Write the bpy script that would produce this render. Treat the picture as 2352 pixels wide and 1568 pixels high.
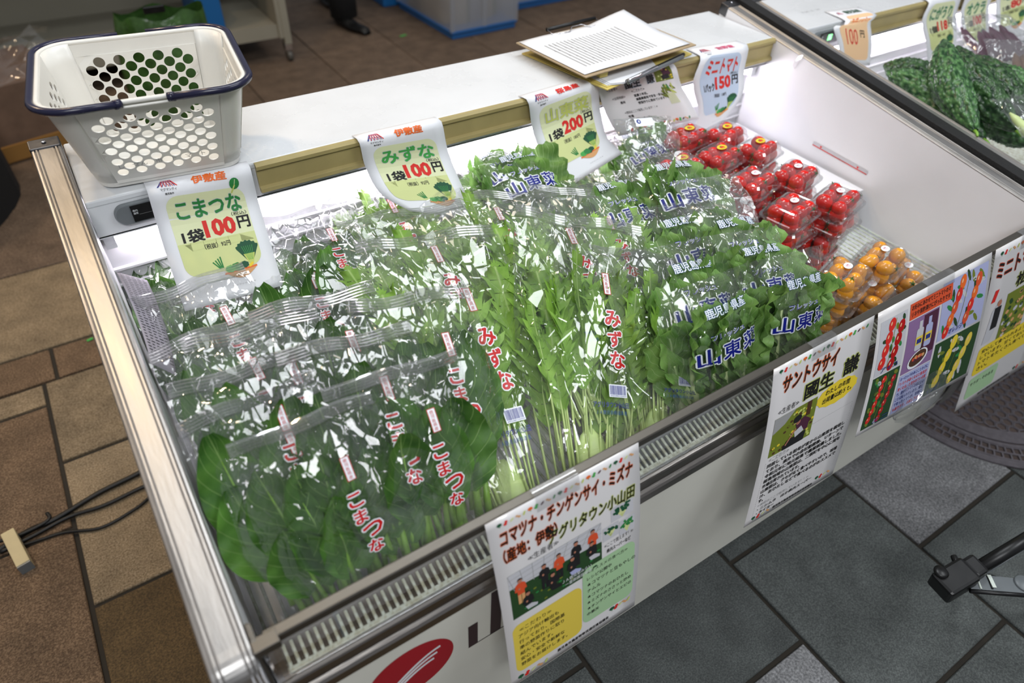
import bpy, bmesh, math, random
from mathutils import Vector, Matrix, geometry
import numpy as np
random.seed(7); RNG = np.random.default_rng(7)
for o in list(bpy.data.objects): bpy.data.objects.remove(o)
SC = bpy.context.scene; COL = SC.collection
PI = math.pi; R = math.radians

# ------------------------------------------------------------------ camera
F_PX = 1582.04
CAM = Vector((0.0348, -0.3691, 1.368))
ROT = (0.8244, -0.0336, -0.5749)
cd = bpy.data.cameras.new('camera'); cam = bpy.data.objects.new('camera', cd); COL.objects.link(cam)
cam.location = CAM; cam.rotation_euler = ROT
cd.sensor_width = 36; cd.lens = F_PX * 36 / 2352; cd.clip_start = 0.02
cd.dof.use_dof = True; cd.dof.focus_distance = 1.12; cd.dof.aperture_fstop = 3.0
SC.camera = cam
from mathutils import Euler
RM = Euler(ROT, 'XYZ').to_matrix()
def ray(u, v): return RM @ Vector(((u - 1176) / F_PX, -(v - 784) / F_PX, -1))
def onz(u, v, z): d = ray(u, v); return CAM + d * ((z - CAM.z) / d.z)
def ony(u, v, y): d = ray(u, v); return CAM + d * ((y - CAM.y) / d.y)
def onx(u, v, x): d = ray(u, v); return CAM + d * ((x - CAM.x) / d.x)

# ------------------------------------------------------------------ light, exposure
SC.view_settings.view_transform = 'Standard'; SC.view_settings.look = 'None'
SC.view_settings.exposure = -0.15; SC.view_settings.gamma = 1; SC.view_settings.use_curve_mapping = False
cy = SC.cycles
cy.max_bounces = 6; cy.diffuse_bounces = 2; cy.glossy_bounces = 2; cy.transmission_bounces = 3
cy.transparent_max_bounces = 22; cy.adaptive_threshold = 0.06; cy.caustics_reflective = False; cy.caustics_refractive = False
cy.use_denoising = True; cy.sample_clamp_indirect = 6
w = bpy.data.worlds.new('world'); SC.world = w; w.use_nodes = True
w.node_tree.nodes['Background'].inputs[0].default_value = (0.90, 0.93, 1.0, 1)
w.node_tree.nodes['Background'].inputs[1].default_value = 0.30
def area(name, loc, target, sx, sy, power, col):
    l = bpy.data.lights.new(name, 'AREA'); l.shape = 'RECTANGLE'; l.size = sx; l.size_y = sy
    l.energy = power; l.color = col
    o = bpy.data.objects.new(name, l); COL.objects.link(o); o.location = loc
    o.rotation_euler = (Vector(target) - Vector(loc)).to_track_quat('-Z', 'Y').to_euler(); return o
area('ceiling_or_fill_light', (0.9, 0.9, 3.0), (0.9, 0.5, 0), 1.8, 0.5, 34, (0.93, 0.97, 1.0))
area('ceiling_or_fill_light', (2.2, -1.0, 3.0), (1.4, 0.1, 0), 1.5, 0.5, 32, (0.93, 0.97, 1.0))
area('ceiling_or_fill_light', (2.6, 3.0, 3.2), (2.2, 2.6, 0), 1.2, 0.6, 15, (1.0, 0.88, 0.74))
area('ceiling_or_fill_light', (-0.4, -1.5, 2.9), (0.8, 0.4, .5), 1.2, 0.4, 40, (0.96, 0.98, 1.0))  # fill light added on the camera side to brighten basket and walls
area('warm_lamp', (-1.2, 2.6, 2.7), (-0.5, 1.1, 0), 0.35, 0.35, 20, (1.0, 0.74, 0.48))
area('warm_spot', (-0.18, 1.82, 2.84), (-0.25, 1.0, 0), 0.13, 0.13, 13, (1.0, 0.72, 0.40))

# ------------------------------------------------------------------ materials
def nmat(name):
    m = bpy.data.materials.new(name); m.use_nodes = True; nt = m.node_tree
    return m, nt, nt.nodes['Principled BSDF']
def lin(c):
    return tuple((x / 12.92 if x <= .04045 else ((x + .055) / 1.055) ** 2.4) for x in c)
def mat(name, srgb, rough=.5, metal=0., var=0., scale=40., bump=0., bscale=80., spec=.5, dirt=None, coat=0, aniso=None):
    m, nt, b = nmat(name); c = lin(srgb) + (1,)
    b.inputs['Base Color'].default_value = c; b.inputs['Roughness'].default_value = rough
    b.inputs['Metallic'].default_value = metal; b.inputs['Specular IOR Level'].default_value = spec
    b.inputs['Coat Weight'].default_value = coat
    N = nt.nodes.new; Lk = nt.links.new
    tc = N('ShaderNodeTexCoord'); src = tc.outputs['Object']
    if aniso:
        mp = N('ShaderNodeMapping'); mp.inputs['Scale'].default_value = aniso; Lk(src, mp.inputs[0]); src = mp.outputs[0]
    if var:
        n = N('ShaderNodeTexNoise'); n.inputs['Scale'].default_value = scale; n.inputs['Detail'].default_value = 6
        Lk(src, n.inputs['Vector'])
        r = N('ShaderNodeValToRGB'); r.color_ramp.elements[0].position = .3; r.color_ramp.elements[1].position = .7
        k0 = 1 - var; k1 = 1 + var
        d = lin(dirt) if dirt else tuple(x * k0 for x in c[:3])
        r.color_ramp.elements[0].color = tuple(d) + (1,); r.color_ramp.elements[1].color = tuple(min(1, x * k1) for x in c[:3]) + (1,)
        Lk(n.outputs['Fac'], r.inputs['Fac']); Lk(r.outputs['Color'], b.inputs['Base Color'])
        mr = N('ShaderNodeMapRange'); mr.inputs['To Min'].default_value = max(.02, rough - .12); mr.inputs['To Max'].default_value = min(1, rough + .12)
        Lk(n.outputs['Fac'], mr.inputs['Value']); Lk(mr.outputs[0], b.inputs['Roughness'])
    if bump:
        n2 = N('ShaderNodeTexNoise'); n2.inputs['Scale'].default_value = bscale; n2.inputs['Detail'].default_value = 4
        Lk(src, n2.inputs['Vector'])
        bp = N('ShaderNodeBump'); bp.inputs['Strength'].default_value = bump; bp.inputs['Distance'].default_value = .002
        Lk(n2.outputs['Fac'], bp.inputs['Height']); Lk(bp.outputs[0], b.inputs['Normal'])
    return m
def emis(name, col, s):
    m, nt, b = nmat(name); b.inputs['Base Color'].default_value = (0.8, .8, .8, 1)
    b.inputs['Emission Color'].default_value = tuple(col) + (1,); b.inputs['Emission Strength'].default_value = s; return m
def granite(name, a, b_, c3, sc=260):
    m, nt, b = nmat(name); N = nt.nodes.new; Lk = nt.links.new
    g = N('ShaderNodeNewGeometry'); oi = N('ShaderNodeObjectInfo')
    n = N('ShaderNodeTexNoise'); n.inputs['Scale'].default_value = sc; n.inputs['Detail'].default_value = 5; n.inputs['Roughness'].default_value = .65
    n2 = N('ShaderNodeTexNoise'); n2.inputs['Scale'].default_value = 14; n2.inputs['Detail'].default_value = 4
    Lk(g.outputs['Position'], n.inputs['Vector']); Lk(g.outputs['Position'], n2.inputs['Vector'])
    r = N('ShaderNodeValToRGB'); e = r.color_ramp.elements
    e[0].position = .36; e[0].color = lin(a) + (1,); e[1].position = .64; e[1].color = lin(c3) + (1,)
    x = r.color_ramp.elements.new(.5); x.color = lin(b_) + (1,)
    Lk(n.outputs['Fac'], r.inputs['Fac'])
    mx = N('ShaderNodeMix'); mx.data_type = 'RGBA'; mx.blend_type = 'MULTIPLY'; mx.inputs[0].default_value = 1
    mr = N('ShaderNodeMapRange'); mr.inputs['From Min'].default_value = .3; mr.inputs['From Max'].default_value = .7; mr.inputs['To Min'].default_value = .72; mr.inputs['To Max'].default_value = 1.1
    Lk(n2.outputs['Fac'], mr.inputs['Value'])
    mm = N('ShaderNodeMath'); mm.operation = 'MULTIPLY'
    mr2 = N('ShaderNodeMapRange'); mr2.inputs['To Min'].default_value = .82; mr2.inputs['To Max'].default_value = 1.12
    Lk(oi.outputs['Random'], mr2.inputs['Value']); Lk(mr.outputs[0], mm.inputs[0]); Lk(mr2.outputs[0], mm.inputs[1])
    Lk(r.outputs['Color'], mx.inputs[6]); Lk(mm.outputs[0], mx.inputs[7]); Lk(mx.outputs[2], b.inputs['Base Color'])
    b.inputs['Roughness'].default_value = .7; b.inputs['Specular IOR Level'].default_value = .3
    bp = N('ShaderNodeBump'); bp.inputs['Strength'].default_value = .35; bp.inputs['Distance'].default_value = .0015
    Lk(n.outputs['Fac'], bp.inputs['Height']); Lk(bp.outputs[0], b.inputs['Normal'])
    return m
def film(name, haze=.05, flat=False, gloss=.10, rough=.07, tint=(1, 1, 1), wr=1.0, wscale=16., edge=.55, bstr=.6):
    """thin clear plastic: see-through, shiny, faint milky scatter, creased"""
    m = bpy.data.materials.new(name); m.use_nodes = True; nt = m.node_tree; nt.nodes.clear(); N = nt.nodes.new; Lk = nt.links.new
    out = N('ShaderNodeOutputMaterial'); tr = N('ShaderNodeBsdfTransparent'); gl = N('ShaderNodeBsdfGlossy'); df = N('ShaderNodeBsdfTranslucent'); d2 = N('ShaderNodeBsdfDiffuse')
    tr.inputs[0].default_value = tuple(tint) + (1,); gl.inputs['Roughness'].default_value = rough
    df.inputs[0].default_value = (.95, .97, 1, 1); d2.inputs[0].default_value = (.95, .97, 1, 1)
    mh = N('ShaderNodeMixShader'); mh.inputs[0].default_value = .5; Lk(df.outputs[0], mh.inputs[1]); Lk(d2.outputs[0], mh.inputs[2])
    m1 = N('ShaderNodeMixShader'); Lk(tr.outputs[0], m1.inputs[1]); Lk(mh.outputs[0], m1.inputs[2])
    m2 = N('ShaderNodeMixShader'); Lk(m1.outputs[0], m2.inputs[1]); Lk(gl.outputs[0], m2.inputs[2]); Lk(m2.outputs[0], out.inputs[0])
    lw = N('ShaderNodeLayerWeight'); lw.inputs['Blend'].default_value = .28
    mr = N('ShaderNodeMapRange'); mr.inputs['To Min'].default_value = gloss; mr.inputs['To Max'].default_value = edge
    Lk(lw.outputs['Facing'], mr.inputs['Value']); Lk(mr.outputs[0], m2.inputs[0])
    tc = N('ShaderNodeTexCoord')
    hz = N('ShaderNodeTexNoise'); hz.inputs['Scale'].default_value = 22; hz.inputs['Detail'].default_value = 4; Lk(tc.outputs['Object'], hz.inputs['Vector'])
    mh2 = N('ShaderNodeMapRange'); mh2.inputs['From Min'].default_value = .4; mh2.inputs['From Max'].default_value = .75; mh2.inputs['To Min'].default_value = haze * .5; mh2.inputs['To Max'].default_value = haze * 3
    if flat: m1.inputs[0].default_value = haze
    else: Lk(hz.outputs['Fac'], mh2.inputs['Value']); Lk(mh2.outputs[0], m1.inputs[0])
    if wr:
        mp = N('ShaderNodeMapping'); mp.inputs['Scale'].default_value = (1, .55, 1); Lk(tc.outputs['Object'], mp.inputs[0])
        ns = N('ShaderNodeTexNoise'); ns.inputs['Scale'].default_value = 9; Lk(mp.outputs[0], ns.inputs['Vector'])
        mxv = N('ShaderNodeMix'); mxv.data_type = 'VECTOR'; mxv.inputs[0].default_value = .06; Lk(mp.outputs[0], mxv.inputs[4]); Lk(ns.outputs['Color'], mxv.inputs[5])
        outs = []
        for sc_, wd_, am_ in ((wscale, .030, .55), (wscale * 2.6, .05, .30)):
            vo = N('ShaderNodeTexVoronoi'); vo.inputs['Scale'].default_value = sc_; vo.feature = 'DISTANCE_TO_EDGE'; Lk(mxv.outputs[1], vo.inputs['Vector'])
            mn = N('ShaderNodeMapRange'); mn.inputs['From Max'].default_value = wd_; mn.inputs['To Max'].default_value = am_; Lk(vo.outputs['Distance'], mn.inputs['Value']); outs.append(mn.outputs[0])
        nb_ = N('ShaderNodeTexNoise'); nb_.inputs['Scale'].default_value = 22; nb_.inputs['Detail'].default_value = 2; Lk(mp.outputs[0], nb_.inputs['Vector'])
        ad0 = N('ShaderNodeMath'); ad0.operation = 'ADD'; Lk(outs[0], ad0.inputs[0]); Lk(outs[1], ad0.inputs[1])
        ad = N('ShaderNodeMath'); ad.operation = 'MULTIPLY_ADD'; ad.inputs[1].default_value = 1.6; Lk(nb_.outputs['Fac'], ad.inputs[0]); Lk(ad0.outputs[0], ad.inputs[2])
        sy_ = N('ShaderNodeSeparateXYZ'); Lk(tc.outputs['Object'], sy_.inputs[0])
        my = N('ShaderNodeMapRange'); my.interpolation_type = 'SMOOTHSTEP'; my.inputs['From Min'].default_value = .10; my.inputs['From Max'].default_value = .27; my.inputs['To Min'].default_value = .22; my.inputs['To Max'].default_value = 1.15; Lk(sy_.outputs[1], my.inputs['Value'])
        ad1 = ad; ad = N('ShaderNodeMath'); ad.operation = 'MULTIPLY'; Lk(ad1.outputs[0], ad.inputs[0]); Lk(my.outputs[0], ad.inputs[1])
        bp = N('ShaderNodeBump'); bp.inputs['Strength'].default_value = bstr; bp.inputs['Distance'].default_value = .0042 * wr
        Lk(ad.outputs[0], bp.inputs['Height']); Lk(bp.outputs[0], gl.inputs['Normal']); Lk(bp.outputs[0], lw.inputs['Normal'])
    return m
def leafmat(name, dark, light, vein, nv=7., slope=.5, sss=.0, rough=.42, vw=.06):
    m, nt, b = nmat(name); N = nt.nodes.new; Lk = nt.links.new
    uv = N('ShaderNodeUVMap'); uv.uv_map = 'UVMap'; sp = N('ShaderNodeSeparateXYZ'); Lk(uv.outputs[0], sp.inputs[0])
    def M_(op, a, b_=None, c=None):
        n = N('ShaderNodeMath'); n.operation = op
        for i, q in enumerate((a, b_, c)):
            if q is None: continue
            if isinstance(q, (int, float)): n.inputs[i].default_value = q
            else: Lk(q, n.inputs[i])
        return n.outputs[0]
    g = N('ShaderNodeNewGeometry')
    nz = N('ShaderNodeTexNoise'); nz.inputs['Scale'].default_value = 30; nz.inputs['Detail'].default_value = 5; Lk(g.outputs['Position'], nz.inputs['Vector'])
    ax = M_('ABSOLUTE', sp.outputs[0])
    t = M_('MULTIPLY_ADD', ax, -slope, sp.outputs[1])
    t = M_('MULTIPLY_ADD', nz.outputs['Fac'], .05, t)
    fr = M_('FRACT', M_('MULTIPLY', t, nv))
    d = M_('ABSOLUTE', M_('SUBTRACT', fr, .5))
    side = M_('SUBTRACT', 1.0, M_('SMOOTH_MIN', M_('DIVIDE', M_('SUBTRACT', .5, d), vw), 1.0, .2))
    mid = M_('SUBTRACT', 1.0, M_('MINIMUM', M_('DIVIDE', ax, .05), 1.0))
    vn = M_('MAXIMUM', M_('MULTIPLY', side, .55), mid); vn = M_('MAXIMUM', vn, 0.)
    r = N('ShaderNodeValToRGB'); e = r.color_ramp.elements; e[0].position = .3; e[1].position = .72
    e[0].color = lin(dark) + (1,); e[1].color = lin(light) + (1,); Lk(nz.outputs['Fac'], r.inputs['Fac'])
    oi = N('ShaderNodeObjectInfo'); hs = N('ShaderNodeHueSaturation')
    mr = N('ShaderNodeMapRange'); mr.inputs['To Min'].default_value = .7; mr.inputs['To Max'].default_value = 1.3; Lk(oi.outputs['Random'], mr.inputs['Value'])
    Lk(r.outputs['Color'], hs.inputs['Color']); Lk(mr.outputs[0], hs.inputs['Value'])
    mx = N('ShaderNodeMix'); mx.data_type = 'RGBA'; Lk(vn, mx.inputs[0]); Lk(hs.outputs[0], mx.inputs[6]); mx.inputs[7].default_value = lin(vein) + (1,)
    Lk(mx.outputs[2], b.inputs['Base Color']); b.inputs['Roughness'].default_value = rough
    b.inputs['Specular IOR Level'].default_value = .35
    tl = N('ShaderNodeBsdfTranslucent'); Lk(mx.outputs[2], tl.inputs[0]); ms = N('ShaderNodeMixShader'); ms.inputs[0].default_value = .28
    out = nt.nodes['Material Output']; Lk(b.outputs[0], ms.inputs[1]); Lk(tl.outputs[0], ms.inputs[2]); Lk(ms.outputs[0], out.inputs[0])
    bp = N('ShaderNodeBump'); bp.inputs['Strength'].default_value = .5; bp.inputs['Distance'].default_value = .0015
    Lk(M_('MULTIPLY_ADD', nz.outputs['Fac'], .6, M_('MULTIPLY', vn, -1.)), bp.inputs['Height']); Lk(bp.outputs[0], b.inputs['Normal'])
    return m

MT = dict(
 white_enamel=mat('white_enamel', (.86, .87, .88), .28, var=.04, scale=9, spec=.5),
 white_wall=mat('white_wall', (.93, .93, .945), .33, var=.03, scale=7),
 panel=mat('panel_enamel', (.88, .875, .83), .42, var=.05, scale=6),
 steel=mat('brushed_steel', (.70, .69, .68), .42, .85, var=.10, scale=60, bump=.12, bscale=220, aniso=(1, .12, 1)),
 steel_x=mat('brushed_steel_lengthwise', (.58, .56, .54), .30, 1, var=.10, scale=60, bump=.15, bscale=260, aniso=(.08, 1, 1)),
 steel_d=mat('dark_steel', (.40, .40, .41), .35, 1, var=.15, scale=50),
 steel_g=mat('guard_steel', (.40, .385, .36), .42, .8, var=.10, scale=60, bump=.12, bscale=260, aniso=(.08, 1, 1)),
 chrome=mat('chrome', (.9, .9, .92), .08, 1),
 olive=mat('olive_plastic', (.66, .60, .40), .45, var=.10, scale=14),
 black=mat('black_plastic', (.03, .03, .035), .38, var=.1),
 rubber=mat('black_foam', (.055, .055, .06), .65, var=.3, scale=120, bump=.8, bscale=350),
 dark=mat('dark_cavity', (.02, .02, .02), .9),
 grille=mat('grille_enamel', (.86, .90, .86), .4, var=.10, scale=120, dirt=(.66, .66, .55)),
 grey=mat('grey_plastic', (.42, .44, .45), .35, var=.05),
 basket=mat('basket_plastic', (.90, .89, .86), .35, var=.02, scale=20),
 navy=mat('navy_plastic', (.12, .12, .22), .25),
 paper=mat('paper', (.93, .935, .95), .6), lam=mat('laminate', (.90, .89, .89), .28, coat=.4),
 ink=mat('ink_black', (.06, .05, .05), .6), red=mat('ink_red', (.86, .15, .11), .6), orange=mat('ink_orange', (.93, .42, .13), .6),
 green=mat('ink_green', (.16, .52, .25), .6), green2=mat('ink_bright_green', (.27, .66, .30), .6), lime=mat('ink_lime', (.78, .82, .42), .6),
 cream=mat('ink_cream', (.90, .92, .74), .6), cream2=mat('ink_cream_deep', (.84, .87, .60), .6), sky=mat('ink_sky', (.78, .84, .92), .6), peach=mat('ink_peach', (.96, .80, .62), .6),
 pink=mat('ink_pink', (.86, .38, .52), .6), navyink=mat('ink_navy', (.13, .20, .52), .6), blue=mat('ink_blue', (.08, .18, .55), .5),
 white=mat('ink_white', (.93, .94, .95), .5), grayink=mat('ink_grey', (.62, .62, .62), .6), dgreen=mat('ink_dark_green', (.07, .32, .20), .6),
 yellow=mat('ink_yellow', (.93, .82, .20), .6), ylwbox=mat('ink_box_yellow', (.90, .80, .30), .6), grnbox=mat('ink_box_green', (.66, .80, .62), .6),
 tan=mat('ink_tan', (.86, .64, .42), .6), brick=mat('ink_brick', (.86, .32, .16), .6), purple=mat('ink_purple', (.55, .42, .60), .6),
 plum=mat('ink_plum', (.30, .12, .22), .6), skin=mat('ink_skin', (.72, .48, .38), .6), coal=mat('ink_coal', (.09, .09, .10), .6), field=mat('ink_field', (.13, .27, .12), .6),
 moss=mat('ink_moss', (.45, .50, .14), .6), brown=mat('ink_brown', (.30, .18, .10), .6), lilac=mat('ink_lilac', (.68, .70, .85), .6), shade=mat('ink_pale_grey', (.78, .78, .80), .6),
 bagred=mat('print_red', (.74, .07, .08), .35), bagblue=mat('print_blue', (.05, .10, .50), .35), bagwhite=mat('print_white', (.90, .92, .94), .35), bagteal=mat('print_teal', (.10, .30, .50), .35),
 logored=mat('logo_red', (.66, .07, .14), .4), logodark=mat('logo_dark', (.22, .15, .17), .4),
 tomato=mat('tomato_skin', (.86, .10, .06), .18, var=.25, scale=30, coat=.3), tomato_o=mat('yellow_tomato_skin', (.97, .64, .12), .2, var=.15, scale=30, coat=.3),
 calyx=mat('calyx_green', (.22, .38, .12), .6), stem=mat('pale_stem', (.74, .83, .52), .4, var=.1, scale=60), stem_k=mat('green_stem', (.50, .68, .25), .4, var=.12, scale=50), stem_s=mat('white_green_stem', (.78, .85, .60), .4, var=.1),
 cardboard=mat('clipboard_board', (.66, .58, .46), .6, var=.1), ylwboard=mat('yellow_board', (.84, .76, .42), .6),
 blueplastic=mat('blue_plastic', (.16, .38, .62), .4), bluebag=mat('blue_sheet', (.10, .38, .62), .4), rack=mat('rack_enamel', (.58, .56, .50), .5, var=.05, scale=5),
 rubberwheel=mat('caster_wheel', (.35, .34, .32), .4), cloth=mat('black_cloth', (.025, .025, .03), .9, bump=.3, bscale=200), shoe=mat('black_leather', (.03, .03, .03), .5),
 cable=mat('cable_rubber', (.03, .03, .03), .5), block=mat('beige_block', (.78, .72, .56), .55, var=.05), gold=mat('gold_card', (.55, .40, .20), .5),
 greenbag=mat('green_bag_film', (.22, .34, .16), .15, var=.4, scale=25, bump=1, bscale=60), grout=mat('grout', (.17, .15, .12), .9, var=.2, scale=60),
 iron=mat('cast_iron', (.42, .40, .42), .45, .35, var=.15, scale=90, bump=.3, bscale=300), iron_pit=mat('iron_pit', (.30, .25, .23), .8, var=.2), junk=mat('crate_goods', (.74, .66, .52), .7, var=.5, scale=9, dirt=(.35, .22, .16)),
 tag=mat('white_tag', (.85, .88, .84), .4), sheetgrey=mat('newsprint', (.62, .60, .64), .8), paperbrown=mat('brown_wrap', (.42, .33, .27), .6, var=.25, scale=12, bump=.6, bscale=30),
 lamp=emis('lamp_tube', (1.0, .92, 1.0), 21.), led=emis('display_green', (.2, 1., .3), 2.), frame_dark=mat('crate_grey', (.55, .55, .58), .5),
 goya=None, plastic=film('clamshell_plastic', haze=.035, gloss=.09, rough=.04, wr=0, edge=.75),
 film=film('bag_film', haze=.018, gloss=.05, rough=.05, wr=1., wscale=17, edge=.45), film2=film('bag_film_hazy', haze=.035, gloss=.06, rough=.09, wr=1.1, wscale=20, edge=.45, tint=(.97, .98, .98)),
 tape=film('clear_tape', haze=.10, gloss=.12, rough=.12, wr=0, edge=.5), acrylic=film('clear_acrylic', haze=.01, gloss=.06, rough=.02, wr=0, edge=.6),
 crate=film('clear_crate', haze=.30, flat=True, gloss=.08, rough=.3, wr=0, edge=.4, tint=(.9, .92, .95)), sealf=film('seal_film', haze=.16, gloss=.38, rough=.10, wr=0, edge=.8),
 k_leaf=leafmat('komatsuna_leaf', (.20, .36, .14), (.37, .55, .23), (.60, .74, .44), nv=6, slope=.42),
 m_leaf=leafmat('mizuna_leaf', (.42, .60, .20), (.62, .78, .36), (.72, .84, .52), nv=5, slope=.3, vw=.03),
 s_leaf=leafmat('santousai_leaf', (.36, .54, .24), (.60, .76, .42), (.76, .86, .62), nv=8, slope=.5),
)
def goyamat():
    m, nt, b = nmat('bitter_melon_skin'); N = nt.nodes.new; Lk = nt.links.new
    tc = N('ShaderNodeTexCoord'); mp = N('ShaderNodeMapping'); mp.inputs['Scale'].default_value = (1, 1, .55); Lk(tc.outputs['Object'], mp.inputs[0])
    v = N('ShaderNodeTexVoronoi'); v.inputs['Scale'].default_value = 150; v.feature = 'SMOOTH_F1'; Lk(mp.outputs[0], v.inputs['Vector'])
    r = N('ShaderNodeValToRGB'); e = r.color_ramp.elements; e[0].position = .05; e[0].color = lin((.38, .56, .33)) + (1,); e[1].position = .62; e[1].color = lin((.07, .22, .09)) + (1,)
    Lk(v.outputs['Distance'], r.inputs['Fac']); oi = N('ShaderNodeObjectInfo'); hs = N('ShaderNodeHueSaturation'); mr = N('ShaderNodeMapRange'); mr.inputs['To Min'].default_value = .55; mr.inputs['To Max'].default_value = 1.25
    Lk(oi.outputs['Random'], mr.inputs['Value']); Lk(mr.outputs[0], hs.inputs['Value']); Lk(r.outputs['Color'], hs.inputs['Color']); Lk(hs.outputs[0], b.inputs['Base Color'])
    b.inputs['Roughness'].default_value = .32
    bp = N('ShaderNodeBump'); bp.invert = True; bp.inputs['Strength'].default_value = 1; bp.inputs['Distance'].default_value = .004; Lk(v.outputs['Distance'], bp.inputs['Height']); Lk(bp.outputs[0], b.inputs['Normal'])
    return m
MT['goya'] = goyamat()
G_BEIGE = granite('granite_beige', (.40, .34, .26), (.53, .46, .36), (.63, .56, .46))
G_BROWN = granite('granite_brown', (.30, .23, .17), (.41, .33, .25), (.52, .43, .34))
G_DARK = granite('granite_slate', (.27, .285, .28), (.345, .36, .355), (.43, .45, .44), 320)
G_LIGHT = granite('granite_light', (.38, .38, .385), (.51, .51, .515), (.63, .63, .635), 220)
G_BACK = granite('granite_back', (.34, .28, .23), (.42, .35, .29), (.50, .43, .36), 200)
G_OLIVE_SHADE = granite('granite_olive_shade', (.26, .21, .13), (.34, .27, .17), (.42, .34, .22))  # photographer's shadow on the near left paving, put into the tile colour

# ------------------------------------------------------------------ mesh building
def root_loc(p):
    return Vector(p['_o']) if p is not None and '_o' in p else Vector((0, 0, 0))
class MB:
    def __init__(s): s.v = []; s.f = []; s.m = []; s.sm = []; s.mats = []
    def mi(s, m):
        m = MT[m] if isinstance(m, str) else m
        if m not in s.mats: s.mats.append(m)
        return s.mats.index(m)
    def add(s, vs, fs, m, sm=False):
        o = len(s.v); k = s.mi(m)
        s.v += [tuple(x) for x in vs]; s.f += [tuple(i + o for i in f) for f in fs]; s.m += [k] * len(fs); s.sm += [sm] * len(fs); return s
    def obox(s, c, ax, ay, az, m, taper=1.):
        c, ax, ay, az = map(Vector, (c, ax, ay, az)); vs = []
        for k, q in ((-1, 1.), (1, taper)):
            for i, j in ((-1, -1), (1, -1), (1, 1), (-1, 1)): vs.append(c + ax * i * q + ay * j * q + az * k)
        return s.add(vs, [(0, 3, 2, 1), (4, 5, 6, 7), (0, 1, 5, 4), (1, 2, 6, 5), (2, 3, 7, 6), (3, 0, 4, 7)], m)
    def box(s, x0, x1, y0, y1, z0, z1, m):
        return s.obox(((x0 + x1) / 2, (y0 + y1) / 2, (z0 + z1) / 2), ((x1 - x0) / 2, 0, 0), (0, (y1 - y0) / 2, 0), (0, 0, (z1 - z0) / 2), m)
    def tube(s, pts, r, m, n=10, cap=True, closed=False):
        pts = [Vector(p) for p in pts]; k = len(pts); vs = []; rs = r if isinstance(r, (list, tuple)) else [r] * k
        up = None
        for i, p in enumerate(pts):
            a = pts[(i - 1) % k] if (i > 0 or closed) else p; b = pts[(i + 1) % k] if (i < k - 1 or closed) else p
            t = (b - a).normalized()
            if up is None: up = Vector((0, 0, 1)) if abs(t.z) < .9 else Vector((1, 0, 0))
            x = t.cross(up)
            if x.length < 1e-6: x = t.orthogonal()
            x.normalize(); y = x.cross(t).normalized(); up = y
            for j in range(n):
                q = 2 * PI * j / n; vs.append(p + x * math.cos(q) * rs[i] + y * math.sin(q) * rs[i])
        fs = []
        for i in range(k if closed else k - 1):
            for j in range(n):
                a = i * n + j; b = i * n + (j + 1) % n; c = ((i + 1) % k) * n
                fs.append((a, b, c + (j + 1) % n, c + j))
        if cap and not closed: fs.append(tuple(range(n - 1, -1, -1))); fs.append(tuple((k - 1) * n + j for j in range(n)))
        return s.add(vs, fs, m, True)
    def grid(s, fn, nu, nv, m, sm=True, flip=False):
        vs = [fn(i / nu, j / nv) for j in range(nv + 1) for i in range(nu + 1)]; fs = []
        for j in range(nv):
            for i in range(nu):
                a = j * (nu + 1) + i; q = (a, a + 1, a + nu + 2, a + nu + 1); fs.append(q[::-1] if flip else q)
        return s.add(vs, fs, m, sm)
    def lathe(s, prof, m, c=(0, 0, 0), n=24, sx=1., sy=1.):
        vs = []; fs = []; c = Vector(c)
        for r, z in prof:
            for j in range(n): q = 2 * PI * j / n; vs.append(c + Vector((r * math.cos(q) * sx, r * math.sin(q) * sy, z)))
        for i in range(len(prof) - 1):
            for j in range(n):
                a = i * n + j; b = i * n + (j + 1) % n; fs.append((a, b, b + n, a + n))
        fs.append(tuple(range(n - 1, -1, -1))); fs.append(tuple((len(prof) - 1) * n + j for j in range(n)))
        return s.add(vs, fs, m, True)
    def extr(s, poly, axis, a, b, m, sm=False):
        """extrude a closed 2D polygon along an axis: axis 0 poly=(y,z), 1 poly=(x,z), 2 poly=(x,y)"""
        def P(q, t): return ((t, q[0], q[1]), (q[0], t, q[1]), (q[0], q[1], t))[axis]
        n = len(poly); vs = [P(q, a) for q in poly] + [P(q, b) for q in poly]
        fs = [(i, (i + 1) % n, n + (i + 1) % n, n + i) for i in range(n)] + [tuple(range(n - 1, -1, -1)), tuple(range(n, 2 * n))]
        return s.add(vs, fs, m, sm)
    def build(s, name, parent=None, bevel=0, uv=None, solid=0, recalc=False):
        me = bpy.data.meshes.new(name); o = root_loc(parent)
        me.from_pydata([(a - o.x, b - o.y, c - o.z) for a, b, c in s.v], [], s.f)
        for m in s.mats: me.materials.append(m)
        me.polygons.foreach_set('material_index', s.m); me.polygons.foreach_set('use_smooth', s.sm)
        if uv is not None:
            l = me.uv_layers.new(name='UVMap'); l.data.foreach_set('uv', [c for lp in me.loops for c in uv[lp.vertex_index]])
        if recalc:
            bm = bmesh.new(); bm.from_mesh(me); bmesh.ops.recalc_face_normals(bm, faces=bm.faces); bm.to_mesh(me); bm.free()
        me.update(); ob = bpy.data.objects.new(name, me); COL.objects.link(ob)
        if parent is not None:
            ob.parent = parent
            if '_o' in parent: ob['_o'] = parent['_o']
        if bevel:
            b = ob.modifiers.new('bevel', 'BEVEL'); b.width = bevel; b.segments = 2; b.limit_method = 'ANGLE'; b.angle_limit = R(40)
        if solid:
            b = ob.modifiers.new('thickness', 'SOLIDIFY'); b.thickness = solid
        return ob
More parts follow.
